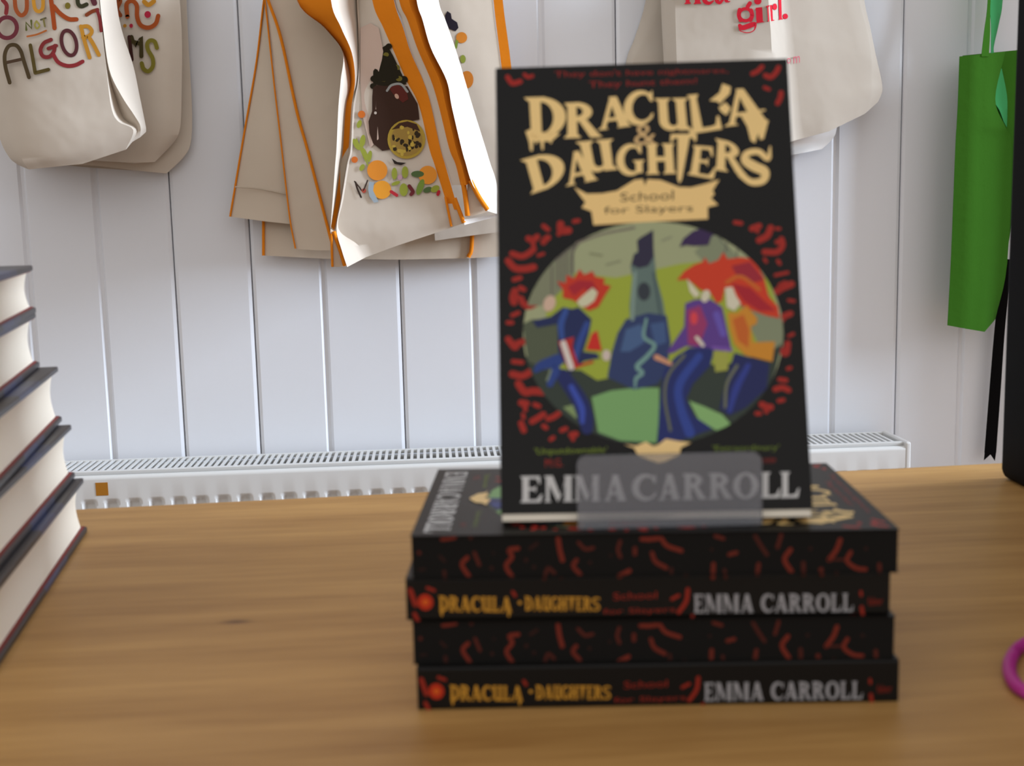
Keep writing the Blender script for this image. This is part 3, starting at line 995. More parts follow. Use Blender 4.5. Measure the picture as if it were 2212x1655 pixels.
# the stack of four, front cover up; rows from the top: fore-edge, spine, fore-edge, spine towards the camera
SY = -0.0999
stack = [(3, True, 888, 1943.6, 'topmost paperback of the stack, lying flat under the acrylic stand'),
         (2, False, 877.5, 1926.7, 'second paperback from the top of the stack, spine lettering to the front'),
         (1, True, 891, 1936.5, 'third paperback down the stack, red bats on its black page edges'),
         (0, False, 901, 1930, 'bottom paperback of the stack, its spine resting on the oak table')]
Z3 = Vector((0, 0, 1))
for i, fore, pl, pr, lab in stack:
    b = dup(book0)
    b['label'] = lab
    z = i * (BT + 0.00012) + 0.0001
    zz = z + BT * 0.5
    yaw = SY + (0.004 if i == 2 else 0.018 if i == 0 else 0.0)
    ex = Vector((math.cos(yaw), math.sin(yaw), 0))
    ey = Vector((-math.sin(yaw), math.cos(yaw), 0))
    # front left corner: on the ray of the measured left edge, at the depth of the stack's front
    base = Vector((-0.01062, 0.47801, 0)) + ey * (0.0012 if i == 2 else -0.0038 if i == 0 else 0.0)
    pym = 1160 + (3 - i + 0.5) * 93
    d = ray(pl, pym)
    k = (base - CAM).dot(ey) / d.dot(ey)
    p = CAM + d * k
    p.z = z
    if fore:      # up of the cover points right, fore-edge to the camera
        pose(b, p + ey * BW, -ey, ex, Z3)
    else:         # up of the cover points left, spine to the camera
        pose(b, p + ex * BH, ey, -ex, Z3)
for ch in book0.children:
    if ch.name.startswith('page_block'):
        ch.location = (0, -0.0032, 0)             # the pages have sagged a little below the cover

# ------------------------------------------------------------------ acrylic stand
def build_stand():
    zt = 4 * (BT + 0.00012) + 0.0002
    a, b = at_z(1249, 1144, zt), at_z(1647, 1134, zt)
    ex = (b - a).normalized()
    ey = Vector((-ex.y, ex.x, 0))
    wd = (b - a).length
    t = thing('book_stand', 'frosted acrylic book stand with a wide front lip, on the paperback stack', 'book stand', a)
    X = Matrix(((ex.x, ey.x, 0, a.x), (ex.y, ey.y, 0, a.y), (0, 0, 1, a.z), (0, 0, 0, 1)))
    # lip with rounded upper corners, leaning back very slightly
    hl = (at_y(1252, 986, a.y + 0.002).z - a.z)
    r = 0.004
    out = [(0, 0.0), (wd, 0.0)] + [(wd - r + r * math.cos(q), hl - r + r * math.sin(q)) for q in (math.pi / 12 * i for i in range(7))] + \
          [(r - r * math.sin(q), hl - r + r * math.cos(q)) for q in (math.pi / 12 * i for i in range(7))]
    bm = newbm()
    f0 = [bm.verts.new(X @ Vector((x, 0.0 + z * 0.05, z))) for x, z in out]
    f1 = [bm.verts.new(X @ Vector((x, 0.0022 + z * 0.05, z))) for x, z in out]
    bm.faces.new(f0)
    bm.faces.new(f1[::-1])
    for i in range(len(out)):
        j = (i + 1) % len(out)
        bm.faces.new((f0[i], f0[j], f1[j], f1[i]))
    link('front_lip', bm, M_FROST, t)
    bm = newbm()
    box(bm, (0, 0.0024, 0.0), (wd, 0.075, 0.0022), bev=0.0006, xf=X)
    link('base_plate', bm, M_CLEAR, t)
    # back rest, behind the standing book and parallel to it
    q0 = SB - SN * (BT + 0.0012) + SX * ((a - SB).dot(SX))
    Y = Matrix(((SX.x, SU.x, SN.x, q0.x), (SX.y, SU.y, SN.y, q0.y), (SX.z, SU.z, SN.z, q0.z), (0, 0, 0, 1)))
    bm = newbm()
    box(bm, (0, -0.004, -0.0022), (wd, 0.11, 0), bev=0.0006, xf=Y)
    link('back_rest', bm, M_CLEAR, t)
    bm = newbm()
    box(bm, (0, 0.0045, 0.0022), (wd, 0.007, 0.0044), xf=X)
    link('ledge', bm, M_CLEAR, t)


build_stand()


# ------------------------------------------------------------------ hardbacks at the left
def build_hardbacks():
    labs = ['bottom hardback of the dark stack, lying on the oak table', 'hardback lying second from the bottom of the dark stack',
            'middle hardback of the stack of five dark hardbacks', 'hardback directly beneath the topmost one in the dark stack', 'topmost dark hardback of the stack at the left edge, red on its cover']
    # thickness levels, far right corner (pixel of the lower cover and of the upper cover), yaw
    spec = [(0.0, 0.0365, -0.2310, 0.790, -6.2), (0.0367, 0.0722, -0.2365, 0.791, -6.3), (0.0725, 0.1094, -0.2455, 0.802, -8.2),
            (0.1096, 0.1455, -0.2565, 0.800, -9.6), (0.1458, 0.1765, -0.2535, 0.792, -10.5)]
    Wd, Ln = 0.165, 0.255
    for i, (z0, z1, cx, cy, yaw) in enumerate(spec):
        a = math.radians(yaw)
        ey = Vector((math.sin(a), math.cos(a), 0))          # towards the far end
        ex = Vector((ey.y, -ey.x, 0))                       # to the right (fore-edge)
        o = Vector((cx, cy, z0)) - ey * Ln - ex * Wd
        t = thing('hardback_book', labs[i], 'book', o, 'dark hardbacks stacked at the left')
        X = Matrix(((ex.x, ey.x, 0, o.x), (ex.y, ey.y, 0, o.y), (0, 0, 1, o.z), (0, 0, 0, 1)))
        T = z1 - z0
        bt = 0.0042
        bm = newbm()
        nx, ny, nz = 10, 2, 1
        # page block with a hollow fore-edge
        pts = []
        for k in range(9):
            v = k / 8
            pts.append((Wd - 0.0026 - 0.0022 * math.sin(math.pi * v), bt + (T - 2 * bt) * v))
        prof = [(0.004, bt)] + pts + [(0.004, T - bt)]
        lo = [bm.verts.new(X @ Vector((x, 0.0035, z))) for x, z in prof]
        hi = [bm.verts.new(X @ Vector((x, Ln - 0.0035, z))) for x, z in prof]
        for k in range(len(prof)):
            j = (k + 1) % len(prof)
            bm.faces.new((lo[k], lo[j], hi[j], hi[k]))
        bm.faces.new(lo)
        bm.faces.new(hi)
        link('page_block', bm, M_PAGES, t, smooth=40)
        e = 0.0006
        bm = newbm()
        box(bm, (0.004, e, bt - 0.0005), (Wd - 0.0006, Ln - e, bt), xf=X)
        box(bm, (0.004, e, T - bt), (Wd - 0.0006, Ln - e, T - bt + 0.0005), xf=X)
        link('endpapers', bm, M_RED, t)
        bm = newbm(True)
        j = bt - 0.0005
        prof = [(Wd, j), (Wd + 0.0008, j - 0.0006), (Wd + 0.0008, 0.0006), (Wd, 0.0), (0.002, 0.0), (0.0, 0.003), (0.0, T - 0.003), (0.002, T), (Wd, T), (Wd + 0.0008, T - 0.0006),
                (Wd + 0.0008, T - j + 0.0006), (Wd, T - j), (0.0035, T - j), (0.0035, j)]
        ys = [0, Ln - 0.155, Ln - 0.135, Ln - 0.095, Ln - 0.07, Ln]
        cs = [(44, 41, 44), (46, 44, 50), (56, 64, 98), (50, 54, 76), (44, 41, 44)]
        rings = [[bm.verts.new(X @ Vector((x, y, z))) for x, z in prof] for y in ys]
        for A_, B_, c_ in zip(rings, rings[1:], cs):
            for k in range(len(prof)):
                q = (k + 1) % len(prof)
                paint(bm, bm.faces.new((A_[k], A_[q], B_[q], B_[k])), c_)
        paint(bm, bm.faces.new(rings[0]), cs[0])
        paint(bm, bm.faces.new(rings[-1]), cs[0])
        link('dust_jacket', bm, M_JACKET, t)


build_hardbacks()


# ------------------------------------------------------------------ black unit and pink loop at the right
def build_black():
    p = at_z(2155, 1032, 0)
    x0, y1 = p.x, p.y
    t = thing('display_box', 'tall black box-shaped display unit at the right end of the table', 'display box', (x0 + 0.14, y1 - 0.26, 0))
    bm = newbm()
    X = Matrix.Translation((x0, y1, 0)) @ Matrix.Rotation(math.radians(-1.0), 4, 'Z')
    box(bm, (0, -0.52, 0.0), (0.28, 0, 0.50), bev=0.008, seg=4, xf=X)  # unseen near part lengthened so the unit shades the table front
    link('body', bm, M_BLACK, t, smooth=35)
    bm = newbm()
    box(bm, (0.01, -0.51, 0.5), (0.27, -0.01, 0.512), bev=0.003, xf=X)
    link('top_cap', bm, M_BLACK, t)


build_black()

bm = newbm()
rp = 0.0029
path = [at_z(2241 + 61 * math.cos(2 * math.pi * i / 40), 1443 + 57 * math.sin(2 * math.pi * i / 40), rp) for i in range(40)]
tube(bm, path, rp, 10, True)
o = link('rubber_loop', bm, M_PINK, smooth=60)
tag(o, 'magenta pink loop lying on the oak table near the right edge', 'loop')


# ------------------------------------------------------------------ hanging bags
CREAM = (204, 193, 179)


def sheet(bm, rows, rgb=None, nv=5, nh=2, th=0.0012, smooth_rows=True):
    """rows of (px, py, Y) points, top to bottom -> a cloth panel with thickness"""
    R_ = [[at_y(x, y, Y) for x, y, Y in r] for r in rows]
    nc = len(R_[0])
    cols = [catmull([r[c] for r in R_], nv) for c in range(nc)]
    nr = len(cols[0])
    grid = []
    for i in range(nr):
        g = []
        for c in range(nc - 1):
            for k in range(nh):
                g.append(cols[c][i].lerp(cols[c + 1][i], k / nh))
        g.append(cols[-1][i])
        grid.append(g)
    m = len(grid[0])
    F = [[bm.verts.new(p) for p in g] for g in grid]
    B = [[bm.verts.new(p + Vector((0, th, 0))) for p in g] for g in grid]
    fs = []
    for i in range(nr - 1):
        for j in range(m - 1):
            fs.append(bm.faces.new((F[i][j], F[i][j + 1], F[i + 1][j + 1], F[i + 1][j])))
            fs.append(bm.faces.new((B[i][j], B[i + 1][j], B[i + 1][j + 1], B[i][j + 1])))
    for i in range(nr - 1):
        fs.append(bm.faces.new((F[i][0], F[i + 1][0], B[i + 1][0], B[i][0])))
        fs.append(bm.faces.new((F[i][-1], B[i][-1], B[i + 1][-1], F[i + 1][-1])))
    for j in range(m - 1):
        fs.append(bm.faces.new((F[0][j], B[0][j], B[0][j + 1], F[0][j + 1])))
        fs.append(bm.faces.new((F[-1][j], F[-1][j + 1], B[-1][j + 1], B[-1][j])))
    if rgb is not None:
        for f in fs:
            paint(bm, f, rgb)


def back_sheet(bm, rows, dy, rgb=None, inset=6):
    """the bag's back panel: the same outline further back"""
    rr = []
    for r in rows:
        l, q = r[0], r[-1]
        Y = max(p[2] for p in r) + dy
        ins = min(inset, (q[0] - l[0]) * 0.2)
        rr.append([(l[0] + ins, l[1] - 3, Y), ((l[0] + q[0]) / 2, (r[len(r) // 2][1]) - 6, Y), (q[0] - ins, q[1] - 3, Y)])
    sheet(bm, rr, rgb, nv=3)


def cols(rows, a, b):
    return [r[a:b + 1] for r in rows]


def pipe(name, pts, Y, rad, m, parent):
    bm = newbm()
    P = catmull([at_y(x, y, Y if not isinstance(Y, (list, tuple)) else Y[i]) for i, (x, y) in enumerate(pts)], 6)
    tube(bm, P, rad, 8)
    return link(name, bm, m, parent, smooth=60)


def plane_ink(bm, Y):
    return Ink(bm, lambda x, y, lay: at_y(x, y, Y - 0.0002 - 0.0001 * lay))


GT = 'canvas totes with rounded colourful lettering'
# ---- left totes, back one first
t = thing('tote_bag', 'plain cream tote, hindmost of three at the left, its bottom edge below the others', 'tote bag', at_y(200, 360, 1.90), GT)
rows = [[(20, -140, 1.895), (200, -140, 1.893), (330, -140, 1.894), (398, -140, 1.905)], [(20, 60, 1.895), (200, 60, 1.892), (340, 60, 1.893), (405, 60, 1.905)],
        [(20, 220, 1.893), (200, 220, 1.890), (345, 220, 1.892), (414, 220, 1.905)], [(30, 310, 1.893), (200, 320, 1.890), (345, 310, 1.892), (413, 300, 1.904)],
        [(40, 340, 1.893), (200, 347, 1.890), (340, 345, 1.892), (400, 335, 1.902)], [(50, 352, 1.894), (205, 358, 1.892), (300, 369, 1.893), (360, 375, 1.900)]]
bm = newbm(True)
sheet(bm, rows, CREAM)
link('front_panel', bm, M_CANVAS, t, smooth=50)
bm = newbm(True)
back_sheet(bm, rows, 0.004, CREAM)
link('back_panel', bm, M_CANVAS, t, smooth=50)

t = thing('tote_bag', 'middle cream tote at the left, a green S printed near its right side', 'tote bag', at_y(200, 345, 1.87), GT)
rows = [[(20, -140, 1.862), (200, -140, 1.862), (330, -140, 1.862), (376, -140, 1.880)], [(20, 60, 1.862), (200, 60, 1.862), (345, 60, 1.862), (392, 60, 1.880)],
        [(20, 200, 1.862), (200, 200, 1.860), (352, 200, 1.862), (392, 200, 1.880)], [(30, 270, 1.862), (200, 280, 1.860), (348, 270, 1.862), (389, 275, 1.880)],
        [(40, 310, 1.862), (200, 325, 1.860), (325, 318, 1.862), (376, 306, 1.880)], [(50, 330, 1.864), (205, 347, 1.862), (290, 352, 1.864), (334, 350, 1.876)]]
bm = newbm(True)
sheet(bm, rows, CREAM)
k = plane_ink(bm, 1.8585)
s = 5.267


def b1(l):
    return [(x / s, y / s) for x, y in l]


RUST, OCH, OLD, PLUM, MAR, OLV, CRIM = (150, 76, 40), (190, 134, 48), (70, 62, 36), (92, 48, 54), (126, 48, 48), (128, 120, 48), (176, 44, 66)
k.stroke(b1([(1300, 20), (1370, 10), (1330, 100), (1370, 175)]), 9, RUST)
k.stroke(b1([(1450, 190), (1440, 50), (1500, 10), (1555, 60), (1560, 190), (1600, 285), (1690, 315), (1770, 270), (1800, 180)]), 9.5, (166, 82, 40))
k.blob(1680 / s, 165 / s, 7, 7.5, CRIM)
k.blob(1492 / s, 293 / s, 4, 4.5, CRIM)
k.blob(1420 / s, 293 / s, 4, 4, OCH)
k.stroke(b1([(1640, 20), (1690, 55), (1750, 15)]), 10, OCH)
k.stroke(b1([(1470, 420), (1500, 680)]), 8, (72, 44, 40), smooth=False)
k.stroke(b1([(1495, 420), (1545, 520), (1605, 420), (1608, 640)]), 9, OLD, smooth=False)
k.stroke(b1([(1495, 470), (1600, 500)]), 9, OLD)
k.stroke(b1([(1785, 545), (1760, 475), (1710, 460), (1675, 500), (1685, 570), (1735, 660), (1740, 750), (1690, 810), (1635, 785), (1612, 720)]), 9, OLV)
link('front_panel', bm, M_CANVAS, t, smooth=50)
bm = newbm(True)
back_sheet(bm, rows, 0.004, CREAM)
link('back_panel', bm, M_CANVAS, t, smooth=50)

t = thing('tote_bag', 'front cream tote at the left edge, lettering ending in ALGOR beside its folded side', 'tote bag', at_y(120, 360, 1.82), GT)
# columns: left edge, face, edge of face, inner crease, fold edge, far side of the fold
rows = [[(-60, -140, 1.83), (0, -140, 1.815), (120, -140, 1.80), (205, -140, 1.80), (206, -140, 1.802), (207, -140, 1.800), (238, -140, 1.85)],
        [(-40, 0, 1.83), (10, 0, 1.812), (120, 0, 1.80), (214, 0, 1.80), (215, 0, 1.803), (216, 0, 1.800), (251, 0, 1.85)],
        [(-30, 63, 1.83), (12, 63, 1.810), (120, 63, 1.80), (220, 63, 1.80), (222, 63, 1.804), (223, 63, 1.800), (263, 66, 1.85)],
        [(-24, 150, 1.83), (16, 150, 1.808), (120, 150, 1.80), (230, 150, 1.80), (233, 150, 1.806), (236, 150, 1.800), (287, 140, 1.85)],
        [(-12, 230, 1.83), (24, 230, 1.808), (125, 230, 1.80), (240, 230, 1.802), (252, 216, 1.825), (262, 206, 1.804), (301, 206, 1.85)],
        [(0, 300, 1.83), (34, 300, 1.810), (130, 290, 1.80), (255, 262, 1.802), (268, 256, 1.828), (290, 249, 1.806), (311, 255, 1.85)],
        [(20, 340, 1.832), (48, 345, 1.812), (150, 333, 1.805), (288, 281, 1.806), (296, 278, 1.820), (303, 272, 1.812), (315, 276, 1.845)],
        [(40, 357, 1.838), (62, 366, 1.822), (178, 354, 1.816), (272, 323, 1.815), (285, 307, 1.820), (303, 296, 1.826), (315, 285, 1.845)]]
rows = [[(x_, y_, Y_ - 0.035) for x_, y_, Y_ in r_] for r_ in rows]
bm = newbm(True)
sheet(bm, rows, CREAM)
k = plane_ink(bm, 1.7645)
k.stroke(b1([(30, 0), (75, 60), (70, 150)]), 9, MAR)
k.stroke(b1([(165, -60), (180, 100), (240, 175), (300, 120), (305, -40)]), 9, RUST)
k.stroke(b1([(375, -60), (395, 90), (440, 130), (485, 90), (490, -40)]), 8, OCH)
k.stroke(b1([(575, -40), (600, 150), (620, 320)]), 9.5, (158, 72, 34))
k.stroke(b1([(610, 70), (680, 150), (780, 215), (870, 220)]), 9.5, (158, 72, 34))
k.blob(770 / s, 65 / s, 6, 7, (120, 106, 44))
k.blob(770 / s, -40 / s, 5, 6, (120, 106, 44))
k.stroke(b1([(880, -40), (890, 45), (930, 72), (985, 50)]), 9, (60, 58, 40))
k.stroke(b1([(1050, -30), (1075, 35)]), 12, PLUM)
k.stroke(b1([(985, 170), (1050, 130), (1110, 110)]), 8, (128, 62, 36))
k.stroke(b1([(1105, 110), (1135, 220), (1150, 350)]), 7, MAR)
k.stroke([((80 + 112 * math.cos(a)) / s, (315 + 118 * math.sin(a)) / s) for a in (2 * math.pi * i / 12 for i in range(12))], 9, (104, 48, 54), closed=True)
k.stroke(b1([(300, 340), (295, 255), (360, 325), (355, 235)]), 5, (92, 92, 48), smooth=False)
k.stroke(b1([(415, 240), (395, 285), (420, 325), (450, 290), (415, 240)]), 4, (150, 140, 70))
k.stroke(b1([(465, 225), (520, 205)]), 4, (92, 84, 60))
k.stroke(b1([(495, 220), (510, 300)]), 4, (120, 110, 64))
k.stroke(b1([(310, 415), (420, 392), (525, 348)]), 4, (170, 96, 48))
k.stroke(b1([(110, 940), (62, 760), (55, 620), (100, 525), (180, 515), (235, 580), (270, 690), (330, 880)]), 8.5, (74, 60, 40))
k.stroke(b1([(60, 715), (240, 675)]), 7, (74, 56, 42))
k.stroke(b1([(345, 515), (365, 620), (400, 825)]), 8, (84, 70, 36))
k.stroke(b1([(402, 830), (550, 792)]), 8, (84, 70, 36))
k.stroke(b1([(580, 452), (500, 490), (460, 570), (490, 640), (560, 645), (610, 590), (625, 520)]), 8.5, MAR)
k.stroke(b1([(550, 552), (640, 520)]), 8, MAR)
k.stroke(b1([(600, 610), (660, 705), (760, 748), (860, 740), (940, 700)]), 8.5, (140, 50, 52))
rot = math.radians(-14)
k.stroke([((785 + 82 * math.cos(a) * math.cos(rot) - 145 * math.sin(a) * math.sin(rot)) / s, (488 + 82 * math.cos(a) * math.sin(rot) + 145 * math.sin(a) * math.cos(rot)) / s)
          for a in (2 * math.pi * i / 14 for i in range(14))], 8, (88, 48, 50), closed=True)
k.stroke(b1([(1020, 655), (960, 460), (920, 300)]), 8.5, OCH)
k.stroke(b1([(925, 305), (1000, 300), (1045, 355), (1010, 410), (945, 425)]), 8.5, OCH)
k.stroke(b1([(1010, 420), (1060, 500), (1125, 625)]), 8.5, OCH)
link('front_panel', bm, M_CANVAS, t, smooth=35)
bm = newbm(True)
back_sheet(bm, rows, 0.004, CREAM)
link('back_panel', bm, M_CANVAS, t, smooth=50)

# ---- orange-edged bags in the middle
GO = 'cream canvas bags edged in orange'
LOW = (204, 190, 172)
t = thing('canvas_bag', 'lowest-hanging cream bag behind the others, flat bottom edge over the boards', 'bag', at_y(820, 555, 1.895), GO)
rows = [[(569, 200, 1.895), (700, 200, 1.893), (860, 200, 1.892), (1012, 200, 1.893), (1120, 200, 1.895)], [(569, 420, 1.895), (700, 420, 1.892), (860, 420, 1.891), (1015, 420, 1.892), (1120, 420, 1.895)],
        [(569, 552, 1.895), (700, 559, 1.892), (860, 561, 1.891), (1014, 558, 1.892), (1120, 552, 1.895)]]
bm = newbm(True)
sheet(bm, rows, LOW)
link('front_panel', bm, M_CANVAS, t, smooth=50)
bm = newbm(True)
back_sheet(bm, rows, 0.006, LOW)
link('back_panel', bm, M_CANVAS, t, smooth=50)
pipe('orange_edge', [(569, 200), (569, 420), (569, 552)], 1.893, 0.0022, M_ORANGE, t)
pipe('orange_edge', [(1024, 200), (1020, 508), (1012, 556)], 1.888, 0.0032, M_ORANGE, t)

t = thing('canvas_bag', 'leftmost cream bag with thin orange piping, bottom corner furthest left', 'bag', at_y(560, 470, 1.87), GO)
rows = [[(590, -140, 1.885), (630, -140, 1.87), (680, -140, 1.87)], [(570, 0, 1.885), (630, 0, 1.868), (720, 0, 1.868)], [(554, 134, 1.885), (610, 134, 1.866), (730, 134, 1.868)],
        [(527, 290, 1.885), (590, 290, 1.864), (740, 290, 1.868)], [(505, 420, 1.885), (580, 420, 1.872), (740, 420, 1.868)], [(497, 468, 1.885), (570, 478, 1.872), (740, 496, 1.868)]]
bm = newbm(True)
sheet(bm, rows, LOW)
link('front_panel', bm, M_CANVAS, t, smooth=60)
bm = newbm(True)
back_sheet(bm, rows, 0.003, LOW)
link('back_panel', bm, M_CANVAS, t, smooth=50)
pipe('orange_edge', [(590, -140), (570, 0), (554, 134), (527, 290), (505, 420), (497, 468)], 1.883, 0.0015, M_ORANGE, t)

bm = newbm(True)
tube(bm, catmull([at_y(x, y, 1.872 - .003 * i) for i, (x, y) in enumerate([(508, 404), (560, 408), (622, 420)])], 5), 0.0011, 6, rgb=(190, 176, 158))
link('hem_seam', bm, M_CANVAS, t)

t = thing('canvas_bag', 'cream bag between the leftmost one and the printed one, narrow panel with two orange seams', 'bag', at_y(680, 530, 1.85), GO)
rows = [[(590, -140, 1.858), (600, -140, 1.85), (660, -140, 1.84), (740, -140, 1.835)], [(574, 0, 1.858), (584, 0, 1.85), (660, 0, 1.838), (745, 0, 1.835)], [(592, 181, 1.858), (630, 181, 1.846), (690, 181, 1.838), (750, 181, 1.835)],
        [(607, 308, 1.858), (662, 308, 1.846), (715, 308, 1.838), (755, 308, 1.835)], [(625, 464, 1.858), (700, 464, 1.846), (730, 464, 1.84), (760, 464, 1.835)], [(638, 538, 1.858), (690, 541, 1.848), (730, 541, 1.84), (760, 541, 1.835)]]
bm = newbm(True)
sheet(bm, rows, LOW)
link('front_panel', bm, M_CANVAS, t, smooth=60)
bm = newbm(True)
back_sheet(bm, rows, 0.003, LOW)
link('back_panel', bm, M_CANVAS, t, smooth=50)
pipe('orange_edge', [(566, -60), (576, 33), (592, 181), (607, 308), (625, 464), (638, 537)], 1.855, 0.0012, M_ORANGE, t)
pipe('orange_edge', [(560, -60), (579, 0), (607, 83), (640, 236), (665, 326), (698, 453), (718, 530)], [1.845, 1.845, 1.843, 1.843, 1.842, 1.842, 1.842], 0.0022, M_ORANGE, t)

# bag with the wreath print at the far right of the group (behind)
t = thing('canvas_bag', 'hindmost printed cream bag with a wide orange side strip, next to the black paperback', 'bag', at_y(1040, 500, 1.86), GO)
rows = [[(880, -140, 1.872), (1000, -140, 1.872), (1058, -140, 1.872)], [(890, 0, 1.872), (1000, 0, 1.872), (1064, 0, 1.872)], [(900, 141, 1.872), (1010, 141, 1.872), (1082, 141, 1.872)], [(920, 320, 1.872), (1020, 320, 1.872), (1102, 320, 1.872)],
        [(940, 520, 1.872), (1040, 506, 1.872), (1122, 496, 1.872)]]
bm = newbm(True)
sheet(bm, rows, CREAM)
k = plane_ink(bm, 1.8715)
s2 = 5.171


def c2(l):
    return [(680 + x / s2, y / s2) for x, y in l]


k.poly(c2([(1455, 170), (1480, 125), (1520, 150), (1530, 210), (1590, 250), (1605, 310), (1570, 350), (1500, 320), (1460, 230)]), (44, 38, 48), 1)
k.blob(680 + 1640 / s2, 420 / s2, 12, 12, (206, 128, 48))
k.stroke(c2([(1590, 450), (1575, 530)]), 6, (128, 146, 60))
k.blob(680 + 1655 / s2, 660 / s2, 6, 9, (140, 150, 62))
k.blob(680 + 1700 / s2, 890 / s2, 14, 19, (204, 124, 48))
link('front_panel', bm, M_CANVAS, t, smooth=50)
bm = newbm(True)
back_sheet(bm, rows, 0.005, CREAM)
link('back_panel', bm, M_CANVAS, t, smooth=50)
bm = newbm()
rows = [[(1058, -140, 1.871), (1078, -140, 1.868)], [(1066, 0, 1.871), (1086, 0, 1.868)], [(1083, 141, 1.871), (1104, 141, 1.868)], [(1102, 320, 1.871), (1120, 320, 1.868)], [(1122, 496, 1.871), (1138, 494, 1.868)]]
sheet(bm, rows)
link('orange_edge', bm, M_ORANGE, t)

# ---- the two front bags with folded orange gussets
# columns: left white strip, orange left, orange right, panel left, band left, band right
C1 = [[(640, -140, 1.76), (640, -140, 1.765), (715, -140, 1.735), (768, -140, 1.795), (790, -140, 1.780), (830, -140, 1.762)],
      [(640, 0, 1.76), (642, 0, 1.765), (715, 0, 1.735), (771, 0, 1.795), (804, 0, 1.780), (851, 0, 1.762)],
      [(700, 60, 1.755), (702, 60, 1.765), (737, 60, 1.738), (774, 60, 1.79), (828, 60, 1.778), (871, 60, 1.760)],
      [(740, 112, 1.75), (742, 114, 1.768), (760, 114, 1.745), (775, 114, 1.785), (852, 114, 1.775), (887, 112, 1.758)],
      [(736, 174, 1.735), (757, 174, 1.770), (767, 174, 1.755), (773, 174, 1.772), (878, 174, 1.772), (914, 174, 1.757)],
      [(731, 232, 1.730), (747, 232, 1.772), (759, 232, 1.770), (763, 232, 1.766), (905, 228, 1.768), (931, 228, 1.755)],
      [(727, 320, 1.728), (741, 320, 1.772), (753, 320, 1.774), (758, 320, 1.762), (927, 320, 1.762), (951, 320, 1.750)],
      [(724, 357, 1.728), (736, 357, 1.772), (746, 357, 1.774), (750, 357, 1.76), (939, 357, 1.760), (962, 357, 1.748)],
      [(718, 440, 1.730), (726, 430, 1.765), (735, 430, 1.768), (738, 430, 1.755), (962, 430, 1.756), (983, 430, 1.745)],
      [(714, 493, 1.735), (715, 490, 1.755), (722, 498, 1.758), (727, 494, 1.752), (969, 455, 1.755), (992, 452, 1.744)]]
t = thing('canvas_bag', 'front cream bag printed with oranges and leaves, orange gussets at both sides', 'bag', at_y(850, 530, 1.77), GO)
# the printed panel is kept flat; its lower part reaches below the gusset ends
rowp = [[(r[3][0], r[3][1], r[3][2] - 0.008), (r[3][0] + 4, r[3][1], r[3][2]), ((r[3][0] + r[4][0]) / 2, (r[3][1] + r[4][1]) / 2, (r[3][2] + r[4][2]) / 2), r[4]] for r in C1]
rowp += [[(738, 540, 1.735), (772, 528, 1.757), (850, 504, 1.754), (975, 470, 1.754)], [(750, 577, 1.735), (790, 556, 1.762), (860, 530, 1.758), (976, 492, 1.756)]]
bm = newbm(True)
sheet(bm, rowp, CREAM, nv=6, nh=4)


# ink that follows the panel: interpolate the depth between the panel's edges at that height
def panel_y(x, y):
    ys = [r[1][1] * 0.5 + r[3][1] * 0.5 for r in rowp]
    for i in range(len(rowp) - 1):
        if ys[i] <= y <= ys[i + 1] or i == len(rowp) - 2:
            f = (y - ys[i]) / (ys[i + 1] - ys[i])
            f = min(1, max(0, f))
            A, B = rowp[i], rowp[i + 1]
            l = A[1][2] + (B[1][2] - A[1][2]) * f
            r = A[3][2] + (B[3][2] - A[3][2]) * f
            xl = A[1][0] + (B[1][0] - A[1][0]) * f
            xr = A[3][0] + (B[3][0] - A[3][0]) * f
            u = min(1, max(0, (x - xl) / (xr - xl)))
            return l + (r - l) * u
    return 1.77


k = Ink(bm, lambda x, y, lay: at_y(x, y, panel_y(x, y) - 0.0022 - 0.00012 * lay))


def c5(l):
    return [(480 + x / 2.758, y / 2.758) for x, y in l]


def strip_poly(l, rgb, lay):
    k.poly(l, rgb, lay)


BR = (62, 44, 36)
strip_poly([(778, 60), (800, 50), (818, 60), (828, 110), (818, 170), (812, 230), (818, 300), (800, 320), (783, 250), (778, 170)], (198, 176, 162), 1)
strip_poly([(806, 135), (814, 110), (836, 96), (850, 122), (868, 160), (878, 182), (830, 186), (806, 182)], (40, 36, 26), 2)
for x, y, a, c_ in ((812, 140, 9, 0), (808, 170, 8, 0), (826, 120, 10, 0), (840, 100, 7, 0), (872, 172, 9, 0), (806, 186, 7, 0)):
    k.blob(x, y, a, a * .9, (40, 36, 26), 2)
for x, y, a in ((820, 148, 9), (838, 150, 8), (856, 146, 8), (846, 168, 7), (828, 170, 8), (862, 170, 7), (834, 118, 6)):
    k.blob(x, y, a, a * .8, (112, 104, 46), 3)
strip_poly([(806, 184), (840, 184), (880, 186), (902, 224), (905, 246), (906, 258), (880, 262), (850, 290), (844, 322), (826, 326), (806, 310), (798, 288), (796, 262), (804, 240), (804, 210)], BR, 2)
strip_poly([(838, 188), (858, 182), (878, 194), (882, 214), (870, 222), (850, 204)], (92, 44, 38), 4)
k.stroke([(836, 196), (846, 184), (866, 182), (880, 198)], 5, (150, 152, 150), 5)
k.blob(857, 208, 4, 6, (196, 160, 140), 5, -30)
k.blob(811, 244, 3, 3, (200, 190, 180), 5)
k.blob(878, 301, 41, 42, (172, 146, 62), 4, n=28)
k.blob(878, 303, 35, 34, (156, 128, 66), 5)
strip_poly([(846, 280), (862, 266), (880, 262), (900, 268), (908, 284), (880, 274)], (70, 48, 38), 6)
rnd = random.Random(4)
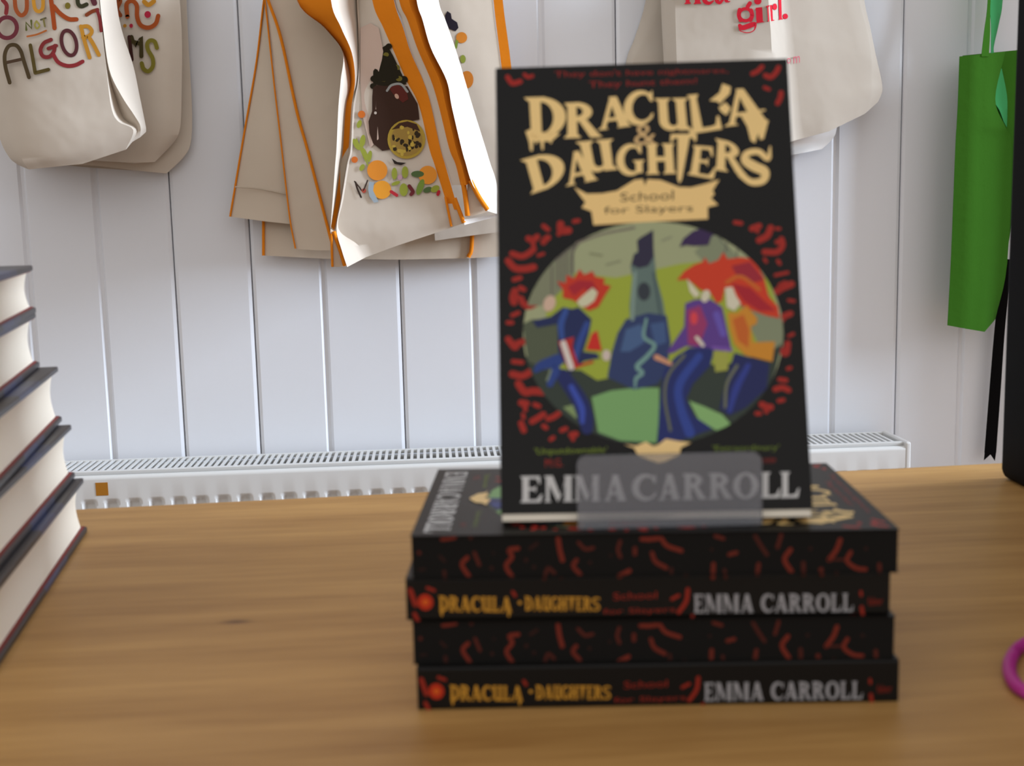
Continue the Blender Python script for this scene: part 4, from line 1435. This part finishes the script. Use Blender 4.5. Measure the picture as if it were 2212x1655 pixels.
for i in range(46):
    a, q = rnd.uniform(0, 6.28), 32 * math.sqrt(rnd.random())
    k.blob(878 + q * math.cos(a), 304 + q * math.sin(a), rnd.uniform(2, 5), rnd.uniform(2.5, 5.5), (56, 46, 34) if rnd.random() < .7 else (190, 164, 74), 6, n=8)
strip_poly([(846, 342), (858, 350), (878, 352), (866, 357), (852, 354)], (50, 42, 38), 5)
for x, y, r, c in ((815, 368, 22, (222, 142, 54)), (825, 410, 20, (230, 158, 56)), (924, 378, 20, (222, 146, 56)), (766, 345, 7, (206, 110, 48)), (781, 247, 8, (206, 112, 48))):
    k.blob(x, y, r, r, c, 4)
strip_poly([(798, 392), (808, 394), (806, 412), (814, 428), (818, 436), (808, 438), (798, 424), (795, 408)], (158, 172, 182), 5)
LG, DG = (150, 158, 64), (84, 106, 66)
for x, y, rx, ry, rot_, c in ((770, 312, 6, 14, -30, LG), (783, 305, 6, 14, 10, LG), (788, 332, 5, 16, -25, LG), (798, 338, 5, 13, 12, LG), (782, 362, 5, 8, 30, LG), (776, 268, 5, 9, 20, LG), (852, 375, 6, 13, 0, LG),
                             (875, 372, 7, 13, 0, LG), (872, 410, 9, 14, 0, LG), (902, 376, 14, 7, 0, DG), (908, 404, 7, 18, 20, (120, 146, 66)), (924, 410, 10, 6, -20, DG), (940, 408, 10, 7, -30, LG), (855, 396, 10, 4, -20, LG)):
    k.blob(x, y, rx, ry, c, 4, rot_)
k.stroke([(770, 300), (784, 335), (796, 358)], 3, LG, 4)
k.stroke([(768, 394), (772, 408), (780, 426)], 4, (60, 48, 42), 5)
k.stroke([(766, 392), (776, 404), (784, 412), (794, 390)], 3, (66, 52, 46), 5)
k.blob(786, 412, 5, 5, (170, 78, 64), 5)
k.stroke([(845, 414), (857, 422)], 7, (186, 52, 62), 5)
k.stroke([(884, 402), (892, 414), (888, 420)], 8, (110, 48, 52), 5)
k.stroke([(948, 414), (946, 420)], 7, (176, 46, 56), 5)
k.blob(864, 383, 5, 6, (186, 150, 166), 5)
link('front_panel', bm, M_CANVAS, t, smooth=50)
bm = newbm(True)
sheet(bm, cols(C1, 0, 1), CREAM, nv=6)
sheet(bm, cols(C1, 2, 3), CREAM, nv=6)
bm2_rows = [[(714, 494, 1.742), (722, 500, 1.745)], [(713, 530, 1.745), (736, 536, 1.748)], [(716, 577, 1.75), (747, 576, 1.753)]]
sheet(bm, bm2_rows, LOW)
link('side_panel', bm, M_CANVAS, t, smooth=50)
bm = newbm()
sheet(bm, cols(C1, 1, 2), nv=6)
link('gusset', bm, M_ORANGE, t, smooth=50)
bm = newbm()
sheet(bm, cols(C1, 4, 5), nv=6)
link('gusset', bm, M_ORANGE, t, smooth=50)
pipe('orange_edge', [(716, 505), (717, 540), (718, 576)], [1.742, 1.744, 1.748], 0.0018, M_ORANGE, t)
pipe('orange_edge', [(721, 500), (734, 538), (745, 574)], [1.742, 1.746, 1.750], 0.0028, M_ORANGE, t)
bm = newbm(True)
sheet(bm, [[(964, 440, 1.752), (984, 440, 1.748)], [(968, 465, 1.752), (992, 462, 1.748)], [(974, 492, 1.754), (1003, 482, 1.750)]], LOW)
link('side_panel', bm, M_CANVAS, t, smooth=50)
pipe('orange_edge', [(962, 425), (968, 455), (975, 489)], [1.750, 1.750, 1.751], 0.0018, M_ORANGE, t)
pipe('orange_edge', [(982, 428), (992, 455), (1002, 481)], [1.744, 1.745, 1.747], 0.0030, M_ORANGE, t)
bm = newbm(True)
back_sheet(bm, [[r[0], r[3], r[4]] for r in C1], 0.012, LOW, 2)
link('back_panel', bm, M_CANVAS, t, smooth=50)

# second front bag: thin seam, orange band, broad side painted as if lit
C2 = [[(830, -140, 1.764), (838, -140, 1.758), (880, -140, 1.738), (925, -140, 1.83)],
      [(852, 0, 1.764), (862, 0, 1.758), (900, 0, 1.738), (947, 0, 1.83)],
      [(868, 43, 1.762), (880, 43, 1.756), (913, 43, 1.736), (962, 43, 1.83)],
      [(886, 106, 1.760), (902, 106, 1.755), (931, 104, 1.734), (984, 106, 1.83)],
      [(914, 174, 1.758), (931, 174, 1.754), (965, 174, 1.732), (1005, 176, 1.83)],
      [(931, 228, 1.757), (948, 230, 1.753), (976, 230, 1.730), (1021, 230, 1.83)],
      [(951, 320, 1.752), (970, 320, 1.748), (997, 320, 1.726), (1049, 320, 1.83)],
      [(961, 352, 1.750), (984, 355, 1.746), (1006, 352, 1.725), (1059, 353, 1.83)],
      [(976, 400, 1.748), (995, 400, 1.744), (1018, 392, 1.724), (1073, 396, 1.83)]]
t = thing('canvas_bag', 'front cream bag with a broad bright side panel beside two orange gusset folds', 'bag', at_y(1010, 470, 1.78), GO)
bm = newbm(True)
wr = [[r[2], r[3]] for r in C2] + [[(1036, 425, 1.735), (1074, 430, 1.83)], [(1054, 456, 1.745), (1074, 462, 1.83)]]
sheet(bm, wr, (232, 226, 216), nv=6)  # same cream cloth, lightened for the window light on this side
sheet(bm, cols(C2, 0, 1), CREAM, nv=6)
link('side_panel', bm, M_CANVAS, t, smooth=50)
bm = newbm()
mid = [[r[1], ((r[1][0] * .45 + r[2][0] * .55), r[1][1], r[1][2] - 0.018), r[2]] for r in C2]
mid = [[a, (b[0], b[1], a[2] - 0.016), (c_[0], c_[1], a[2] + 0.004)] for a, b, c_ in mid]
sheet(bm, mid, nv=6)
link('gusset', bm, M_ORANGE, t, smooth=50)
bm = newbm(True)
sheet(bm, [[(1010, 396, 1.742), (1020, 392, 1.742)], [(1008, 430, 1.742), (1036, 426, 1.742)], [(1008, 470, 1.744), (1054, 458, 1.744)]], LOW)
link('front_panel', bm, M_CANVAS, t, smooth=50)
pipe('orange_edge', [(1000, 390), (1006, 430), (1010, 466)], [1.738, 1.739, 1.741], 0.0036, M_ORANGE, t)
pipe('orange_edge', [(1016, 390), (1034, 424), (1053, 453)], [1.730, 1.734, 1.739], 0.0034, M_ORANGE, t)
bm = newbm(True)
sheet(bm, [[(1003, 474, 1.742), (1074, 462, 1.76)], [(1003, 486, 1.75), (1074, 468, 1.80)]], (236, 232, 226))
link('hem', bm, M_CANVAS, t)
bm = newbm(True)
back_sheet(bm, [[r[1], r[2], r[3]] for r in C2], 0.006, LOW, 2)
link('back_panel', bm, M_CANVAS, t, smooth=50)

# ---- right-hand totes
GR = 'white canvas totes on the right'
RC = (188, 178, 165)
t = thing('tote_bag', 'pale tote folded behind the red-lettered one, a slim plain strip of it showing', 'tote bag', at_y(1410, 300, 1.89), GR)
rows = [[(1410, -140, 1.902), (1440, -140, 1.893), (1560, -140, 1.892), (1640, -140, 1.89)], [(1395, 0, 1.902), (1425, 0, 1.892), (1560, 0, 1.892), (1650, 0, 1.89)], [(1372, 80, 1.902), (1400, 80, 1.890), (1560, 80, 1.892), (1660, 80, 1.89)],
        [(1350, 150, 1.902), (1364, 150, 1.885), (1560, 150, 1.892), (1670, 150, 1.89)], [(1345, 330, 1.900), (1362, 335, 1.885), (1560, 340, 1.89), (1680, 345, 1.89)]]
rows = [[(x_, y_, Y_ + 0.012) for x_, y_, Y_ in r_] for r_ in rows]
bm = newbm(True)
sheet(bm, rows, RC)
link('front_panel', bm, M_CANVAS, t, smooth=60)
bm = newbm(True)
back_sheet(bm, rows, 0.004, RC)
link('back_panel', bm, M_CANVAS, t, smooth=50)

t = thing('tote_bag', 'white tote whose crumpled bottom pokes out beneath the red-lettered tote', 'tote bag', at_y(1740, 325, 1.89), GR)
rows = [[(1560, 60, 1.888), (1650, 60, 1.884), (1730, 60, 1.882), (1815, 60, 1.89)], [(1560, 220, 1.888), (1650, 220, 1.884), (1730, 220, 1.880), (1815, 215, 1.89)],
        [(1570, 290, 1.888), (1660, 295, 1.880), (1735, 290, 1.870), (1808, 275, 1.89)], [(1580, 325, 1.888), (1660, 330, 1.882), (1738, 312, 1.882), (1800, 298, 1.885)],
        [(1590, 340, 1.888), (1665, 343, 1.880), (1732, 331, 1.872), (1776, 322, 1.888)]]
rows = [[(x_, y_, Y_ + 0.012) for x_, y_, Y_ in r_] for r_ in rows]
bm = newbm(True)
sheet(bm, rows, (226, 222, 218))
link('front_panel', bm, M_CANVAS, t, smooth=40)
bm = newbm(True)
back_sheet(bm, rows, 0.004, RC)
link('back_panel', bm, M_CANVAS, t, smooth=50)

t = thing('tote_bag', 'white tote printed with red serif lettering ending in girl, above the black paperback', 'tote bag', at_y(1660, 300, 1.84), GR)
rows = [[(1424, -140, 1.862), (1455, -140, 1.840), (1655, -140, 1.836), (1685, -140, 1.852), (1740, -140, 1.868), (1838, -140, 1.868), (1850, -140, 1.873)],
        [(1428, 0, 1.862), (1458, 0, 1.838), (1660, 0, 1.834), (1694, 0, 1.852), (1745, 0, 1.868), (1855, 0, 1.868), (1867, 0, 1.873)],
        [(1431, 75, 1.862), (1460, 75, 1.836), (1665, 70, 1.833), (1700, 66, 1.852), (1752, 62, 1.868), (1870, 60, 1.866), (1880, 60, 1.871)],
        [(1434, 130, 1.862), (1462, 132, 1.832), (1668, 130, 1.832), (1706, 126, 1.852), (1758, 120, 1.866), (1880, 115, 1.862), (1891, 115, 1.867)],
        [(1438, 200, 1.862), (1465, 205, 1.834), (1672, 205, 1.831), (1712, 196, 1.852), (1766, 184, 1.864), (1880, 168, 1.860), (1903, 168, 1.866)],
        [(1442, 270, 1.862), (1470, 276, 1.836), (1680, 270, 1.832), (1718, 258, 1.850), (1770, 240, 1.862), (1880, 200, 1.858), (1906, 196, 1.868)],
        [(1448, 325, 1.866), (1478, 332, 1.846), (1690, 312, 1.840), (1722, 302, 1.852), (1790, 284, 1.864), (1868, 246, 1.864), (1897, 220, 1.870)]]
rows = [[(x_, y_, Y_ - (0.007, 0.007, 0.018, -0.002, 0.010, -0.006, -0.010)[i_]) for i_, (x_, y_, Y_) in enumerate(r_)] for r_ in rows]
bm = newbm(True)
sheet(bm, rows, RC, nh=4)


def tote_y(x, y):
    R0 = rows
    i = 0
    while i < len(R0) - 2 and R0[i + 1][2][1] < y:
        i += 1
    f = min(1, max(0, (y - R0[i][2][1]) / (R0[i + 1][2][1] - R0[i][2][1])))
    pts = [(a[0] + (b[0] - a[0]) * f, a[2] + (b[2] - a[2]) * f) for a, b in zip(R0[i], R0[i + 1])]
    for (xa, ya), (xb, yb) in zip(pts, pts[1:]):
        if xa <= x <= xb:
            return ya + (yb - ya) * (x - xa) / (xb - xa)
    return pts[-1][1] if x > pts[-1][0] else pts[0][1]


k = Ink(bm, lambda x, y, lay: at_y(x, y, tote_y(x, y) - 0.0018 - 0.0001 * lay))
s3 = 4.2538


def r1(l):
    return [(1440 + x / s3, y / s3) for x, y in l]


RL = (196, 36, 52)


def stem_(x0, x1, yb, yt, sl):
    """fat-face stem in crop units: feet and all, leaning baseline"""
    k.poly(r1([(x0, yb), (x1, yb - (x1 - x0) * sl), (x1 - 8, yt - (x1 - x0) * sl), (x0 - 8, yt)]), RL)


# g
k.stroke([(1440 + (725 + 58 * math.cos(a)) / s3, (135 + 55 * math.sin(a)) / s3) for a in (2 * math.pi * i / 16 for i in range(16))], 7, RL, closed=True)
k.stroke(r1([(672, 90), (664, 140), (680, 185)]), 9, RL)
k.stroke(r1([(775, 95), (785, 140), (770, 185)]), 9, RL)
k.stroke(r1([(745, 60), (765, 30)]), 9, RL)
k.stroke(r1([(672, 235), (700, 255), (790, 225), (815, 222), (805, 275), (750, 300), (680, 285), (668, 250)]), [8, 11, 11, 6, 2, 2, 2, 4], RL)
# i r l .
stem_(826, 886, 212, 72, .12)
k.blob(1440 + 838 / s3, 8 / s3, 8, 8, RL)
k.poly(r1([(812, 88), (850, 66), (850, 80), (818, 96)]), RL)
k.poly(r1([(822, 214), (896, 204), (896, 196), (822, 206)]), RL)
stem_(932, 978, 198, 50, .12)
k.blob(1440 + 995 / s3, 62 / s3, 5, 7, RL)
k.poly(r1([(922, 200), (990, 190), (990, 182), (922, 192)]), RL)
k.poly(r1([(908, 62), (945, 46), (945, 60), (912, 70)]), RL)
stem_(1034, 1060, 182, -60, .12)
k.poly(r1([(1028, 184), (1075, 176), (1075, 168), (1028, 176)]), RL)
k.blob(1440 + 1092 / s3, 150 / s3, 5.5, 6, RL)
# feet of the line above
for a, b in ((165, 222), (250, 318)):
    k.poly(r1([(a, 38), (b, 34), (b, 24), (b - 10, 20), (b - 12, -60), (a + 12, -60), (a + 10, 24), (a, 28)]), RL)
k.stroke(r1([(345, -40), (352, 10), (390, 30), (430, 8)]), [12, 10, 7, 3], RL)
k.stroke(r1([(465, -40), (462, 5), (490, 26), (520, -10)]), [10, 9, 6, 6], RL)
k.poly(r1([(525, -60), (560, -60), (565, 10), (590, 8), (575, 22), (545, 24), (530, 10)]), RL)
# small red line lower down
k.quad(font_polys('m'), r1([(1165, 520), (1225, 512), (1225, 575), (1165, 585)]), (214, 120, 132))
k.quad(font_polys('o'), r1([(1105, 535), (1140, 530), (1140, 582), (1105, 588)]), (214, 120, 132))
link('front_panel', bm, M_CANVAS, t, smooth=50)
bm = newbm(True)
back_sheet(bm, rows, 0.002, RC, 14)
link('back_panel', bm, M_CANVAS, t, smooth=50)

# ---- green bag and black strap
t = thing('felt_bag', 'bright green felt bag with a strap handle, hanging beside the black display unit', 'bag', at_y(2100, 700, 1.85))
rows = [[(2073, 122, 1.850), (2105, 119, 1.842), (2140, 115, 1.846), (2172, 111, 1.858)], [(2070, 210, 1.850), (2102, 210, 1.842), (2138, 212, 1.846), (2150, 214, 1.856)],
        [(2067, 270, 1.850), (2100, 270, 1.842), (2140, 272, 1.846), (2172, 275, 1.860)], [(2064, 322, 1.850), (2100, 322, 1.842), (2140, 322, 1.850), (2185, 322, 1.872)],
        [(2055, 551, 1.850), (2092, 555, 1.842), (2136, 560, 1.850), (2176, 566, 1.875)], [(2047, 703, 1.850), (2085, 710, 1.843), (2127, 717, 1.848), (2150, 690, 1.872)]]
bm = newbm()
sheet(bm, rows, nh=3)
link('front_panel', bm, M_GREEN, t, smooth=50)
bm = newbm()
sheet(bm, [[(2080, 120, 1.88), (2200, 108, 1.885)], [(2078, 320, 1.88), (2210, 320, 1.885)], [(2066, 690, 1.88), (2150, 690, 1.885)]])
link('back_panel', bm, M_GREEN, t)
bm = newbm()
sheet(bm, [[(2158, 150, 1.862), (2164, 148, 1.870)], [(2147, 210, 1.858), (2175, 205, 1.878)], [(2160, 240, 1.860), (2176, 245, 1.878)], [(2168, 262, 1.864), (2175, 275, 1.878)]], nv=6)
link('lining', bm, M_GREENIN, t, smooth=50)
bm = newbm()
sheet(bm, [[(2136, -140, 1.856), (2152, -140, 1.860)], [(2134, 0, 1.852), (2140, 0, 1.856)], [(2126, 70, 1.846), (2139, 70, 1.85)], [(2120, 122, 1.842), (2136, 122, 1.844)]])
link('handle', bm, M_GREEN, t, smooth=50)
bm = newbm()
sheet(bm, [[(2146, -140, 1.858), (2170, -140, 1.885)], [(2138, 0, 1.858), (2166, 0, 1.885)], [(2141, 50, 1.862), (2158, 50, 1.882)], [(2141, 100, 1.866), (2147, 100, 1.874)], [(2141, 118, 1.866), (2148, 118, 1.872)]])
link('handle', bm, M_GREENIN, t, smooth=50)

bm = newbm()
sheet(bm, [[(2166, 560, 1.890), (2188, 560, 1.888)], [(2150, 700, 1.898), (2172, 700, 1.896)], [(2138, 840, 1.898), (2162, 840, 1.896)], [(2127, 978, 1.898), (2152, 978, 1.896)]], nh=2)
v = at_y
for q in (([(2127, 977), (2139, 977), (2139.5, 982), (2125, 995)]), ([(2139, 977), (2152, 977), (2149, 996), (2139.5, 982)])):
    f0 = [bm.verts.new(v(x, y, 1.897)) for x, y in q]
    f1 = [bm.verts.new(v(x, y, 1.8982)) for x, y in q]
    bm.faces.new(f0)
    bm.faces.new(f1[::-1])
    for i in range(4):
        bm.faces.new((f0[i], f0[(i + 1) % 4], f1[(i + 1) % 4], f1[i]))
o = link('hanging_strap', bm, M_STRAP)
tag(o, 'black webbing strap with a notched end hanging below the green bag', 'strap')
